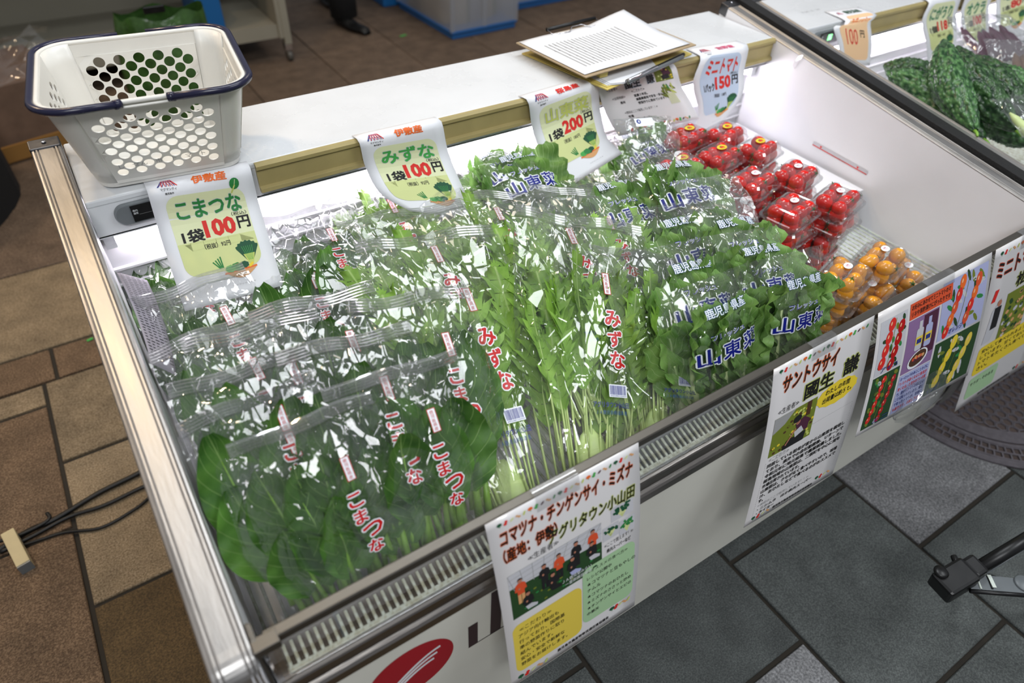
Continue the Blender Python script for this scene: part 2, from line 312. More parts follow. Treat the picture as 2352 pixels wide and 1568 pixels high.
def thing(name, label, cat, loc=(0, 0, 0), group=None):
    o = bpy.data.objects.new(name, None); COL.objects.link(o); o.location = loc; o['_o'] = list(loc); o.empty_display_size = .02
    o['label'] = label; o['category'] = cat
    if group: o['group'] = group
    return o
def tag(o, label, cat, group=None):
    o['label'] = label; o['category'] = cat
    if group: o['group'] = group
    return o
def copy_tree(src, parent=None):
    c = src.copy(); COL.objects.link(c)
    if parent is not None: c.parent = parent
    for ch in src.children: copy_tree(ch, c)
    return c
def rrect(w_, h, r, n=6, x=0, y=0):
    p = []
    for cx, cy_, a0 in ((x + w_ - r, y + h - r, 0), (x + r, y + h - r, 90), (x + r, y + r, 180), (x + w_ - r, y + r, 270)):
        for i in range(n + 1): a = R(a0 + 90 * i / n); p.append((cx + r * math.cos(a), cy_ + r * math.sin(a)))
    return p

# ------------------------------------------------------------------ lettering
_tc = {}
def text2d(s, bold=0.):
    k = (s, round(bold, 3))
    if k in _tc: return _tc[k]
    cu = bpy.data.curves.new('t', 'FONT'); cu.body = s; cu.size = 1; cu.offset = bold; cu.resolution_u = 2; cu.fill_mode = 'FRONT'
    ob = bpy.data.objects.new('t', cu); COL.objects.link(ob)
    dg = bpy.context.evaluated_depsgraph_get(); me = bpy.data.meshes.new_from_object(ob.evaluated_get(dg))
    vs = [(v.co.x, v.co.y) for v in me.vertices]; fs = [tuple(p.vertices) for p in me.polygons]
    bpy.data.objects.remove(ob); bpy.data.curves.remove(cu); bpy.data.meshes.remove(me)
    x0 = min(v[0] for v in vs); x1 = max(v[0] for v in vs); y0 = min(v[1] for v in vs); y1 = max(v[1] for v in vs)
    _tc[k] = (vs, fs, x0, x1, y0, y1); return _tc[k]
class Print:
    """flat print in millimetres, u right, v down, mapped on a surface function later"""
    def __init__(s): s.items = []
    def poly(s, pts, m, lay=1): s.items.append((list(pts), None, m, lay)); return s
    def rect(s, x, y, w_, h, m, lay=1): return s.poly([(x, y), (x + w_, y), (x + w_, y + h), (x, y + h)], m, lay)
    def rr(s, x, y, w_, h, r, m, lay=1): return s.poly(rrect(w_, h, r, 6, x, y), m, lay)
    def ell(s, cx, cy_, rx, ry, m, lay=1, n=18, rot=0):
        a = R(rot); return s.poly([(cx + rx * math.cos(t) * math.cos(a) - ry * math.sin(t) * math.sin(a), cy_ + rx * math.cos(t) * math.sin(a) + ry * math.sin(t) * math.cos(a)) for t in (2 * PI * i / n for i in range(n))], m, lay)
    def line(s, x0, y0, x1, y1, t, m, lay=1):
        d = math.hypot(x1 - x0, y1 - y0) or 1; nx, ny = -(y1 - y0) / d * t / 2, (x1 - x0) / d * t / 2
        return s.poly([(x0 + nx, y0 + ny), (x1 + nx, y1 + ny), (x1 - nx, y1 - ny), (x0 - nx, y0 - ny)], m, lay)
    def text(s, t, x, y, w_, h, m, lay=3, bold=.02, rot=0, halo=None, hw=.05, slant=0):
        """fits the lettering into the box x, y, w, h (w or h may be None)"""
        kan = bool(halo) or any('\u4e00' <= c <= '\u9fff' for c in t)
        def one(bd, mm, la, sh=(0, 0)):
            vs, fs, x0, x1, y0, y1 = text2d(t, bd); b0 = text2d(t, 0. if kan else bold)
            bw = b0[3] - b0[2]; bh = b0[5] - b0[4]; sx = w_ / bw if w_ else h / bh; sy = h / bh if h else sx
            cx, cy_ = (b0[2] + b0[3]) / 2, (b0[4] + b0[5]) / 2; px = x + bw * sx / 2; py = y + bh * sy / 2; a = R(rot); out = []
            for vx, vy in vs:
                vx += sh[0]; vy += sh[1]
                dx = (vx - cx) * sx + (vy - cy_) * slant * sy; dy = -(vy - cy_) * sy
                out.append((px + dx * math.cos(a) - dy * math.sin(a), py + dx * math.sin(a) + dy * math.cos(a)))
            s.items.append((out, fs, mm, la))
        if not kan:
            if halo: one(bold + hw, halo, lay - 1)
            one(bold, m, lay); return s
        if halo:
            for k in range(8): one(0., halo, lay - 1, ((bold + hw) * math.cos(PI * k / 4), (bold + hw) * math.sin(PI * k / 4)))
        if bold > .008:
            for k in range(4): one(0., m, lay, (bold * math.cos(PI * k / 2 + .78), bold * math.sin(PI * k / 2 + .78)))
        one(0., m, lay + .3); return s
    def vtext(s, t, x, y, size, pitch, m, lay=3, bold=.02, halo=None, hw=.05):
        for i, c in enumerate(t): s.text(c, x, y + i * pitch, None, size, m, lay, bold, halo=halo, hw=hw)
        return s
    def build(s, name, surf, parent=None, step=.00012, base=.0003, cu=None, cv=None):
        """surf(u, v, w) in metres -> point; cu / cv: cut spacing in mm where the surface bends"""
        bm = bmesh.new(); mats = []; off = root_loc(parent)
        for pts, fs, m, lay in s.items:
            m = MT[m] if isinstance(m, str) else m
            if m not in mats: mats.append(m)
            k = mats.index(m); vv = [bm.verts.new((p[0], p[1], lay)) for p in pts]
            for f in (fs or [tuple(range(len(pts)))]):
                try: fc = bm.faces.new([vv[i] for i in f]); fc.material_index = k
                except ValueError: pass
        for sp, ax in ((cu, 0), (cv, 1)):
            if not sp: continue
            lo = min(v.co[ax] for v in bm.verts); hi = max(v.co[ax] for v in bm.verts); q = math.floor(lo / sp) * sp + sp
            while q < hi:
                no = (1, 0, 0) if ax == 0 else (0, 1, 0); co = (q, 0, 0) if ax == 0 else (0, q, 0)
                bmesh.ops.bisect_plane(bm, geom=bm.verts[:] + bm.edges[:] + bm.faces[:], plane_co=co, plane_no=no); q += sp
        for v in bm.verts: v.co = surf(v.co.x / 1000, v.co.y / 1000, base + step * v.co.z) - off
        me = bpy.data.meshes.new(name); bm.to_mesh(me); bm.free()
        for m in mats: me.materials.append(m)
        ob = bpy.data.objects.new(name, me); COL.objects.link(ob)
        if parent is not None:
            ob.parent = parent
            if '_o' in parent: ob['_o'] = parent['_o']
        return ob
def bez(p, t):
    if len(p) > 4:
        n = len(p); L_ = [0.]
        for i in range(1, n): L_.append(L_[-1] + (p[i] - p[i - 1]).length)
        q = t * L_[-1]; i = 0
        while i < n - 2 and q > L_[i + 1]: i += 1
        s_ = (q - L_[i]) / (L_[i + 1] - L_[i]); h_ = L_[i + 1] - L_[i]
        def tg(k):
            if k == 0: return (p[1] - p[0]) / (L_[1] - L_[0])
            if k == n - 1: return (p[-1] - p[-2]) / (L_[-1] - L_[-2])
            return (p[k + 1] - p[k - 1]) / (L_[k + 1] - L_[k - 1])
        s2, s3 = s_ * s_, s_ ** 3
        return p[i] * (2 * s3 - 3 * s2 + 1) + tg(i) * h_ * (s3 - 2 * s2 + s_) + p[i + 1] * (3 * s2 - 2 * s3) + tg(i + 1) * h_ * (s3 - s2)
    a = 1 - t; return p[0] * a ** 3 + p[1] * 3 * a * a * t + p[2] * 3 * a * t * t + p[3] * t ** 3
class Sheet:
    """sheet of paper between two bent side edges (cubic curves), size W x H metres"""
    def __init__(s, L, Rr, W, H): s.L = [Vector(p) for p in L]; s.R = [Vector(p) for p in Rr]; s.W = W; s.H = H
    def at(s, a, b): return bez(s.L, b) * (1 - a) + bez(s.R, b) * a
    def __call__(s, u, v, w_=0):
        a = u / s.W; b = v / s.H; e = .01
        p = s.at(a, b); du = s.at(a + e, b) - s.at(a - e, b); dv = s.at(a, b + e) - s.at(a, b - e)
        n = dv.cross(du).normalized(); return p + n * w_
    def mesh(s, name, parent, m, nu=6, nv=16, th=.0003):
        b = MB(); b.grid(lambda i, j: s(i * s.W, j * s.H), nu, nv, m, True, flip=True); return b.build(name, parent, solid=th)

# ------------------------------------------------------------------ floor
HF, LN, YL, DL, HB = .70, 1.4965, .7048, .2142, .8074
RWD = .0425
SLO = (HB - HF) / YL
def inview(x, y, mg=260):
    d = RM.transposed() @ (Vector((x, y, 0)) - CAM)
    if d.z > -.05: return False
    u = 1176 + F_PX * d.x / -d.z; v = 784 - F_PX * d.y / -d.z
    return -mg < u < 2352 + mg and -mg < v < 1568 + mg
fl = MB(); fl.box(-4, 9, -3, 11, -.06, -.006, 'grout'); floor = fl.build('floor'); floor['kind'] = 'structure'
tiles = []
G = .005
def tile(x0, x1, y0, y1, m, dz=0.):
    G = .0022 if m is G_BACK else .005
    tiles.append((x0 + G, x1 - G, y0 + G, y1 - G, m, dz))
MHC = onz(2262, 905, 0); MHC = Vector((1.955, .045, 0))
rt = random.Random(3)
# right-hand slabs, 400 mm running bond
for c in range(-2, 9):
    x0 = .9 + .4 * c
    for r in range(-4, 3):
        y0 = .4 * r - (0 if c % 2 == 0 else .2) ; y0 -= 0
        if x0 + .4 < .3: continue
        light = (c, r) in ((1, 0), (-1, -1), (3, 0), (5, -1))
        cx, cy_ = x0 + .2, y0 + .2
        if y0 > .6: continue
        if inview(cx, cy_, 700) and cy_ < .62: tile(x0, x0 + .4, y0, y0 + .4, G_LIGHT if light else G_DARK)
# left-hand paving
XJ = -.283
for (x0, x1, y0, y1, m) in ((XJ, .12, .62, 1.042, G_BEIGE), (XJ, .12, 1.042, 1.35, G_BEIGE), (XJ, .12, .20, .62, G_OLIVE_SHADE), (XJ, .12, -.2, .20, G_OLIVE_SHADE),
        (XJ - .40, XJ, 1.262, 1.35, G_BEIGE), (XJ - .40, XJ, .84, 1.262, G_BROWN), (XJ - .40, XJ, .42, .84, G_BROWN), (XJ - .40, XJ, 0, .42, G_OLIVE_SHADE),
        (-1.1, -.25, 1.35, 1.49, G_BROWN), (-.25, .15, 1.35, 1.49, G_BROWN)):
    tile(x0, x1, y0, y1, m)
for k in range(1, 4):
    for y0 in (-.62, -.2, .22, .64, 1.06): tile(XJ - .40 - .41 * k, XJ - .40 - .41 * (k - 1), y0 - .05 * (k % 2), y0 + .42 - .05 * (k % 2) if y0 < 1 else 1.35, (G_BROWN, G_BEIGE, G_OLIVE_SHADE)[k % 3])
for k in range(2): tile(XJ + .41 * k, XJ + .41 * (k + 1), -.62, -.2, G_OLIVE_SHADE)
tile_x = -1.1
# broad plain slabs beyond the border course
for c in range(-4, 16):
    for r in range(0, 12):
        x0 = -.9 + .42 * c; y0 = 1.49 + .42 * r
        if x0 > 1.6 and y0 < 1.2: continue
        if inview(x0 + .21, y0 + .21, 350): tile(x0, x0 + .42, y0, y0 + .42, G_BEIGE if (y0 < 1.9 and x0 < .2) else G_BACK)
for c in range(0, 12):
    x0 = 1.6 + .42 * c
    for y0 in (.62, 1.04):
        if inview(x0 + .21, y0 + .21, 60): tile(x0, x0 + .42, y0, y0 + .42 if y0 < 1 else 1.49, G_BACK)
meshes = {}
for x0, x1, y0, y1, m, dz in tiles:
    k = (round(x1 - x0, 3), round(y1 - y0, 3), m.name)
    a, b = (x1 - x0) / 2, (y1 - y0) / 2
    if k not in meshes:
        q = MB(); q.obox((0, 0, -.014), (a, 0, 0), (0, b, 0), (0, 0, .012), m); q.obox((0, 0, -.001), (a, 0, 0), (0, b, 0), (0, 0, .001), m, taper=.992)
        o = q.build('tile', floor); meshes[k] = o.data; 
    else:
        o = bpy.data.objects.new('tile', meshes[k]); COL.objects.link(o); o.parent = floor
    o.location = ((x0 + x1) / 2, (y0 + y1) / 2, rt.uniform(-.0012, .0012))
print('tiles', len(tiles))

# manhole cover
t = thing('manhole_cover', 'round cast iron manhole cover with honeycomb pattern in the grey paving', 'manhole cover', (MHC.x, MHC.y, 0))
def ringm(r0, r1, z0, z1, m, n=72):
    q = MB(); vs = []; fs = []
    for r_, z_ in ((r0, z0), (r0, z1), (r1, z1), (r1, z0)):
        for j in range(n): a = 2 * PI * j / n; vs.append((MHC.x + r_ * math.cos(a), MHC.y + r_ * math.sin(a), z_))
    for i in range(4):
        for j in range(n): fs.append((i * n + j, i * n + (j + 1) % n, ((i + 1) % 4) * n + (j + 1) % n, ((i + 1) % 4) * n + j))
    q.add(vs, fs, m); return q
ringm(.325, .345, .0012, .006, 'iron').build('outer_frame', t); ringm(.268, .278, .0012, .007, 'iron').build('inner_frame', t)
q = MB(); q.lathe([(.345, .0005), (.345, .0018)], 'iron_pit', MHC, 72); q.build('base_plate', t)
q = ringm(.222, .262, .0012, .006, 'iron'); q.build('cover_rim', t)
q = MB()   # honeycomb ribs and the frame's slotted ring
def hexring(cx, cy_, r0, r1, z1=.005):
    vs = []; fs = []
    for r_, z_ in ((r0, .0012), (r0, z1), (r1, z1), (r1, .0012)):
        for j in range(6): a = PI / 3 * j + PI / 6; vs.append((cx + r_ * math.cos(a), cy_ + r_ * math.sin(a), z_))
    for i in range(3):
        for j in range(6): fs.append((i * 6 + j, i * 6 + (j + 1) % 6, (i + 1) * 6 + (j + 1) % 6, (i + 1) * 6 + j))
    q.add(vs, fs, 'iron')
hp = .0285
for i in range(-9, 10):
    for j in range(-9, 10):
        x = hp * (i + .5 * (j % 2)); y = hp * .866 * j; rr_ = math.hypot(x, y)
        if rr_ < .222 and math.hypot(x + .10, y - .0) > .062: hexring(MHC.x + x, MHC.y + y, hp * .44, hp * .60)
q.build('honeycomb_rib', t)['kind'] = 'stuff'
q = MB()
for k in range(96):
    for rr_, sh in ((.290, 0), (.311, .5)):
        a = 2 * PI * (k + sh) / 96; c = Vector((MHC.x + rr_ * math.cos(a), MHC.y + rr_ * math.sin(a), .0035))
        er = Vector((math.cos(a), math.sin(a), 0)); et = Vector((-er.y, er.x, 0))
        q.obox(c + et * .0075, et * .0022, er * .010, (0, 0, .0022), 'iron')
for rr_ in (.279, .3005, .3215):
    r2 = ringm(rr_ - .0025, rr_ + .0025, .0012, .0058, 'iron', 72); q.add(r2.v, r2.f, 'iron')
q.build('slotted_ring', t)['kind'] = 'stuff'
cx = MHC.x - .10; q = MB()
for r0, r1 in ((.050, .060), (.036, .041)):
    vs = []; fs = []; n = 36
    for r_, z_ in ((r0, .0012), (r0, .006), (r1, .006), (r1, .0012)):
        for j in range(n): a = 2 * PI * j / n; vs.append((cx + r_ * math.cos(a), MHC.y + r_ * math.sin(a), z_))
    for i in range(3):
        for j in range(n): fs.append((i * n + j, i * n + (j + 1) % n, (i + 1) * n + (j + 1) % n, (i + 1) * n + j))
    q.add(vs, fs, 'iron')
q.obox((cx, MHC.y, .003), (.018, .006, 0), (-.004, .012, 0), (0, 0, .002), 'iron'); q.build('medallion', t)

# ------------------------------------------------------------------ refrigerated cases
FY = -.018; PB = .185; GZ = .612
def rail_path(y1=.885):
    pts = []
    cyy, czz, rr_ = -.004, .677, .0225
    pts += [(FY - .008, PB + .02), (FY - .008, .45), (FY - .008, .66)]
    for a in range(0, 91, 15):
        th = PI - R(a) * .905; pts.append((cyy + rr_ * math.cos(th), czz + rr_ * math.sin(th)))
    for k in range(0, 13): y = .002 + (y1 - .002) * k / 12; pts.append((y, HF + SLO * y))
    return pts
def sweep_rail(prof, m, x0, sgn, path):
    q = MB(); vs = []; n = len(prof)
    for i, (y, z) in enumerate(path):
        a = path[max(0, i - 1)]; b = path[min(len(path) - 1, i + 1)]
        ty, tz = b[0] - a[0], b[1] - a[1]; l = math.hypot(ty, tz); ny, nz = -tz / l, ty / l
        for (px, pn) in prof: vs.append((x0 + sgn * px, y + ny * pn, z + nz * pn))
    fs = []
    for i in range(len(path) - 1):
        for j in range(n - 1): fs.append((i * n + j, i * n + j + 1, (i + 1) * n + j + 1, (i + 1) * n + j))
    q.add(vs, fs, m, False); return q
PROF = [(0, -.0035), (0, -.002), (.0015, 0), (.004, .0008), (.005, -.0012), (.0062, .001), (.0085, .001), (.0095, -.0012), (.011, .0002), (.031, .0002), (.0325, -.0012), (.0335, .001), (.0355, .001), (.037, -.0012), (.0385, .0008), (.041, 0), (.0425, -.003), (.0425, -.022)]
def case(x0, x1, label, full):
    t = thing('display_fridge', label, 'display fridge', (x0, 0, 0))
    P = rail_path()
    # white tub: floor pan, side walls, back wall
    q = MB(); q.box(x0 - .004, x1 + .004, .026, .78, .470, .490, 'white_wall'); q.build('floor_pan', t)
    for sx, xa, xb in ((0, x0 - RWD + .002, x0 + .0), (1, x1 - .0, x1 + RWD - .002)):
        poly = [(FY + .002, PB + .01)] + [(y, z - .003) for y, z in P[2:]] + [(.885, PB + .01)]
        q = MB(); q.extr(poly, 0, xa, xb, 'white_wall'); q.build('side_wall', t)
    q = MB(); q.box(x0, x1, .752, .77, .48, .79, 'white_wall')
    for k in range(6): q.box(x0, x1, .744, .752, .505 + .03 * k, .509 + .03 * k, 'white_wall')
    q.build('back_wall', t)
    q = MB(); q.box(x0, x1, .80, .885, .34, .75, 'white_enamel'); q.build('rear_housing', t)
    q = MB(); q.box(x0 + .02, x1 - .02, .12, .84, .05, .46, 'dark'); q.build('base_cabinet', t)
    for fx in (x0 + .1, x1 - .1):
        for fy in (.1, .78): q = MB(); q.tube([(fx, fy, 0), (fx, fy, .06)], .02, 'steel_d', 12); q.build('foot', t)
    # wire shelf
    q = MB(); n = int((x1 - x0) / .0145)
    for k in range(n): xx = x0 + .01 + k * .0145; q.tube([(xx, .035, .4985), (xx, .74, .4985)], .0022, 'grille', 5)
    for yy in (.05, .25, .5, .72): q.tube([(x0 + .005, yy, .4945), (x1 - .005, yy, .4945)], .0028, 'grille', 5)
    q.build('wire_shelf', t)['kind'] = 'stuff'
    # ledge and its front
    q = MB(); q.box(x0 + .0015, x1 - .0015, YL, YL + DL, HB - .012, HB, 'white_enamel'); q.build('ledge', t, bevel=.003)
    q = MB(); q.box(x0 + .001, x1 - .001, YL + .001, YL + .014, .744, HB - .011, 'white_enamel'); q.box(x0 + .001, x1 - .001, YL + .001, YL + .03, .742, .746, 'white_enamel'); q.build('fascia', t)
    # tubes under the ledge
    for yy, zz in ((.724, .756), (.738, .722)):
        q = MB(); q.tube([(x0 + .02, yy, zz), (x1 - .02, yy, zz)], .0085, 'lamp', 12); q.build('lamp_tube', t)
        for e in (x0 + .012, x1 - .012): q = MB(); q.box(e - .008, e + .008, yy - .012, yy + .014, zz - .012, zz + .012, 'white_enamel'); q.build('lamp_holder', t)
    # olive ticket rail
    ol = [(YL + .001, .8065), (YL - .006, .807), (YL - .010, .803), (YL - .010, .797), (YL - .005, .795), (YL - .005, .766), (YL - .011, .763), (YL - .012, .757), (YL - .004, .754), (YL + .001, .755)]
    q = MB(); q.extr(ol, 0, x0 + .252, x1 - .001, 'olive'); q.build('ticket_rail', t)
    # thermometer pod
    q = MB(); zc = .7755
    pod = [(x0 + .13 + .0, zc + .017), (x0 + .048, zc + .017)] + [(x0 + .048 - .016 * math.sin(a) * 1.0, zc + .017 * math.cos(a)) for a in [R(15 * k) for k in range(1, 12)]] + [(x0 + .048, zc - .017), (x0 + .13, zc - .017)]
    q.extr(pod, 1, YL - .007, YL + .002, 'grey'); q.build('thermometer_pod', t, bevel=.002, recalc=True)
    q = MB(); q.box(x0 + .056, x0 + .128, YL - .0085, YL - .006, zc - .0135, zc + .0135, 'black'); dsp = q.build('display_window', t)
    pr = Print(); pr.text('庫内', 58, 2.5, 7, 3.4, 'white', bold=.0).text('温度', 58, 7.0, 7, 3.4, 'white', bold=.0).line(66, 12, 124, 12, .4, 'grayink')
    pr.build('lettering', lambda u, v, w_: Vector((x0 + u, YL - .0086 - w_, zc + .010 - v)), t)
    # product guard at the front
    q = MB(); q.extr([(.003, HF - .006), (.003, HF - .001), (.0015, HF), (-.0085, HF), (-.0098, HF - .0015), (-.0098, HF - .013), (-.0080, HF - .013), (-.0080, HF - .006)], 0, x0 + .013, x1 - .003, 'steel_g'); q.build('guard_rail', t)
    q = MB(); q.box(x0 + .014, x1 - .003, -.0070, -.0048, .600, HF - .006, 'acrylic'); q.build('guard_glass', t)
    # air return grille, slat by slat
    n = int((x1 - x0 - .03) / .0090); sm = None
    for k in range(n):
        xx = x0 + .024 + k * .0090
        if sm is None:
            q = MB(); q.obox((0, .0115, -.0050), (.00175, 0, 0), (0, .0145, .0040), (0, -.0003, .0014), 'grille'); o = q.build('slat'); sm = o.data; o.parent = t; o.location = (xx - x0, 0, GZ)
        else:
            o = bpy.data.objects.new('slat', sm); COL.objects.link(o); o.parent = t; o.location = (xx - x0, 0, GZ)
    q = MB(); q.extr([(.0012, GZ - .0070), (.0012, GZ - .0110), (-.0044, GZ - .0125), (-.0044, GZ - .0085)], 0, x0 + .02, x1 - .004, 'grille'); q.build('grille_edge', t)
    q = MB(); q.box(x0 + .005, x1 - .005, -.004, .028, .50, .575, 'steel_d'); q.build('air_duct', t)
    q = MB(); q.box(x0, x1, .0275, .030, .490, .618, 'white_wall'); q.build('tub_front', t)
    # steel bumper and front panel
    q = MB(); q.extr([(-.0072, .560), (-.0072, .6005), (-.0088, .6015), (-.0125, .6005), (-.0138, .598), (-.0150, .5835), (-.0190, .5805), (-.0215, .5770), (-.0225, .5640), (-.0195, .5610), (-.0180, .560)], 0, x0, x1, 'steel_x'); q.build('bumper', t)
    q = MB(); q.box(x0, x1, FY, FY + .012, PB, .5585, 'panel'); q.box(x0, x1, FY + .012, .12, PB, PB + .008, 'panel'); q.build('front_panel', t)
    # end rails
    sweep_rail(PROF, MT['steel'], x0, -1, P).build('end_rail', t, recalc=False)
    sweep_rail(PROF, MT['steel'], x1, 1, P).build('end_rail', t)
    for xa, xb in ((x0 - RWD - .001, x0 + .001), (x1 - .001, x1 + RWD + .001)):
        yy = .862; q = MB(); q.obox(((xa + xb) / 2, yy + .012, HF + SLO * (yy + .012) - .011), ((xb - xa) / 2, 0, 0), (0, .013, .013 * SLO), (0, -.012 * SLO, .0135), 'steel_d'); c = q.build('end_cap', t, bevel=.002)
        q = MB(); q.lathe([(.0035, 0), (.0035, .0012), (.001, .002)], 'chrome', ((xa + xb) / 2, yy + .010, HF + SLO * (yy + .012) + .0035), 10); q.build('screw', c)
    # corner bracket by the left rail
    q = MB(); q.obox((x0 + .012, -.008, HF - .006), (.013, 0, 0), (0, .008, 0), (0, 0, .0065), 'steel_g'); q.obox((x0 + .003, .006, HF - .004), (.003, 0, 0), (0, .010, .001), (0, 0, .006), 'steel_g'); q.box(x0 + .0, x0 + .004, -.012, .02, .600, HF - .002, 'steel_g'); q.build('corner_bracket', t, bevel=.0012)
    q = MB(); q.box(x0 + .006, x0 + .022, -.012, -.008, .604, .690, 'acrylic'); q.build('corner_cover', t, bevel=.002)
    q = MB(); q.obox((x0 + .008, -.002, .645), (.002, 0, 0), (0, .006, .002), (0, -.006, .030), 'chrome'); q.build('corner_plate', t, bevel=.001)
    return t
c1 = case(0, LN, 'long white open display fridge with steel rails holding bagged greens and tomatoes', True)
X2 = LN + 2 * RWD + .034
c2 = case(X2, X2 + LN, 'second white display fridge beyond the black bumper, holding bitter melons', False)
# black foam bumper between the two
q = MB(); xb = LN + RWD + .001
pts = rail_path(.91)[3:]
for i in range(len(pts) - 1):
    (ya, za), (yb, zb) = pts[i], pts[i + 1]
q.extr([(y, z + .010) for y, z in pts] + [(y + (.0 if y > .0 else .018), z - .05) for y, z in pts[::-1] if z > .66], 0, xb, xb + .032, 'rubber')
o = q.build('bumper_strip', None, bevel=.006, recalc=True); tag(o, 'black foam bumper strip running between the two fridge ends', 'bumper')

# maker's marks on the front panel
pl = lambda px: ony(px[0], px[1], FY)
a = pl((935, 1535)); tp = pl((1001, 1466)); rg = pl((1042, 1492))
pr = Print(); cxm, czm = 118., 75.
lc = Vector((.147, FY, .4685)); rad = 60.5
print('logo', tp, rg, lc)
pr.ell(0, 0, rad, rad, 'logored', 1, 48)
for k in range(3):
    p0 = []; n = 10
    for i in range(n + 1):
        s_ = i / n; p0.append((-30 + 62 * s_ + k * 5, 34 - k * 12 - 34 * math.sin(s_ * 1.5)))
    for i in range(n): pr.line(*p0[i], *p0[i + 1], 5.0, 'white', 2)
pr.build('maker_logo', lambda u, v, w_: Vector((lc.x + u, FY - w_, lc.z - v)), c1)['label'] = 'red round emblem with white strokes'
b0 = pl((1075, 1440)); b1 = pl((1097, 1425)); b2 = pl((1127, 1405)); b3 = pl((1152, 1390)); bb = pl((1077, 1487))
pr = Print(); z0 = b0.z
def PU(p): return ((p.x - b0.x) * 1000, (z0 - p.z) * 1000)
hgt = PU(bb)[1]
x1_ = PU(b1)[0]; x2_ = PU(b2)[0]; x3_ = PU(b3)[0]
pr.rect(0, 0, x1_, hgt, 'logodark').rect(x1_, hgt - 2, x3_ + 30, 2, 'logodark').rect(x2_, -hgt * .9, x3_ - x2_, hgt * 1.9, 'logodark').rect(x3_ + 18, 0, x1_, hgt, 'logodark')
pr.build('maker_lettering', lambda u, v, w_: Vector((b0.x + u, FY - w_, z0 - v)), c1)['label'] = 'large dark maker lettering half hidden by the poster'
# load-limit tape on the right inner wall
pa, pb_ = onx(1868, 328, LN - .001), onx(1992, 397, LN - .001); d = (pb_ - pa).normalized(); nn = Vector((0, d.z, -d.y)) * (-1 if d.y * 1 > 0 else 1)
if nn.z > 0: nn = -nn
ln_ = (pb_ - pa).length * 1000
pr = Print(); pr.rect(0, -4, ln_, 9, 'shade', 1).rect(0, 3, ln_, 2.2, 'red', 2)
for xx in (ln_ * .15, ln_ * .83): pr.poly([(xx - 3.4, -2.5), (xx + 3.4, -2.5), (xx, 3.4)], 'red', 3)
pr.text('ロードライン', ln_ * .38, 2.6, ln_ * .24, 2.6, 'ink', 4, bold=0)
tag(pr.build('load_line_sticker', lambda u, v, w_: pa + d * u + nn * v + Vector((-w_, 0, 0))), 'red load line sticker with two arrowheads on the white inner wall', 'sticker')
q = MB(); a_ = onx(1843, 122, LN - .003); b_ = onx(1824, 154, LN - .003)
q.obox((a_ + b_) / 2, (b_ - a_) / 2, (0, .004, .003), (.0025, 0, 0), 'acrylic'); tag(q.build('clear_peg', bevel=.0008), 'small clear plastic peg stuck on the white inner wall', 'peg')

# ------------------------------------------------------------------ price cards
def veg_strip(pr, x, y, w_, h, n, lay=3):
    cols = ['dgreen', 'red', 'cream2', 'tan', 'lime', 'orange', 'green2', 'plum', 'tan', 'green']
    for i in range(n):
        cx_ = x + (i + .5) * w_ / n; m = cols[i % len(cols)]
        k = i % 5
        if k == 0: pr.ell(cx_, y + h * .35, h * .5, h * .35, m, lay, 8); pr.poly([(cx_ - h * .15, y + h * .5), (cx_ + h * .15, y + h * .5), (cx_, y + h)], 'green', lay)
        elif k == 1: pr.ell(cx_ + h * .1, y + h * .3, h * .3, h * .28, m, lay, 8); pr.ell(cx_ - h * .1, y + h * .7, h * .35, h * .28, m, lay, 8)
        elif k == 2: pr.ell(cx_, y + h * .5, h * .45, h * .18, m, lay, 8, -35)
        elif k == 3: pr.ell(cx_ - h * .2, y + h * .35, h * .28, h * .2, m, lay, 8); pr.ell(cx_ + h * .2, y + h * .65, h * .3, h * .22, m, lay, 8)
        else: pr.ell(cx_, y + h * .5, h * .2, h * .45, m, lay, 8, 30)
def magma_mark(pr, x, y, w_, h):
    for k in range(6):
        a_ = k / 5; pr.line(x + w_ * (.28 + .44 * a_), y, x + w_ * max(0, a_ * 1.05 - .18 + .0), y + h, w_ * .035, 'navyink', 3)
        pr.line(x + w_ * (.28 + .44 * a_), y, x + w_ * min(1, a_ * .95 + .22), y + h, w_ * .035, 'red', 4)
    for k in range(3): pr.line(x + w_ * (.28 - .09 * k), y + h * (.02 + .33 * k), x + w_ * (.72 + .09 * k), y + h * (.02 + .33 * k), w_ * .02, 'red', 4)
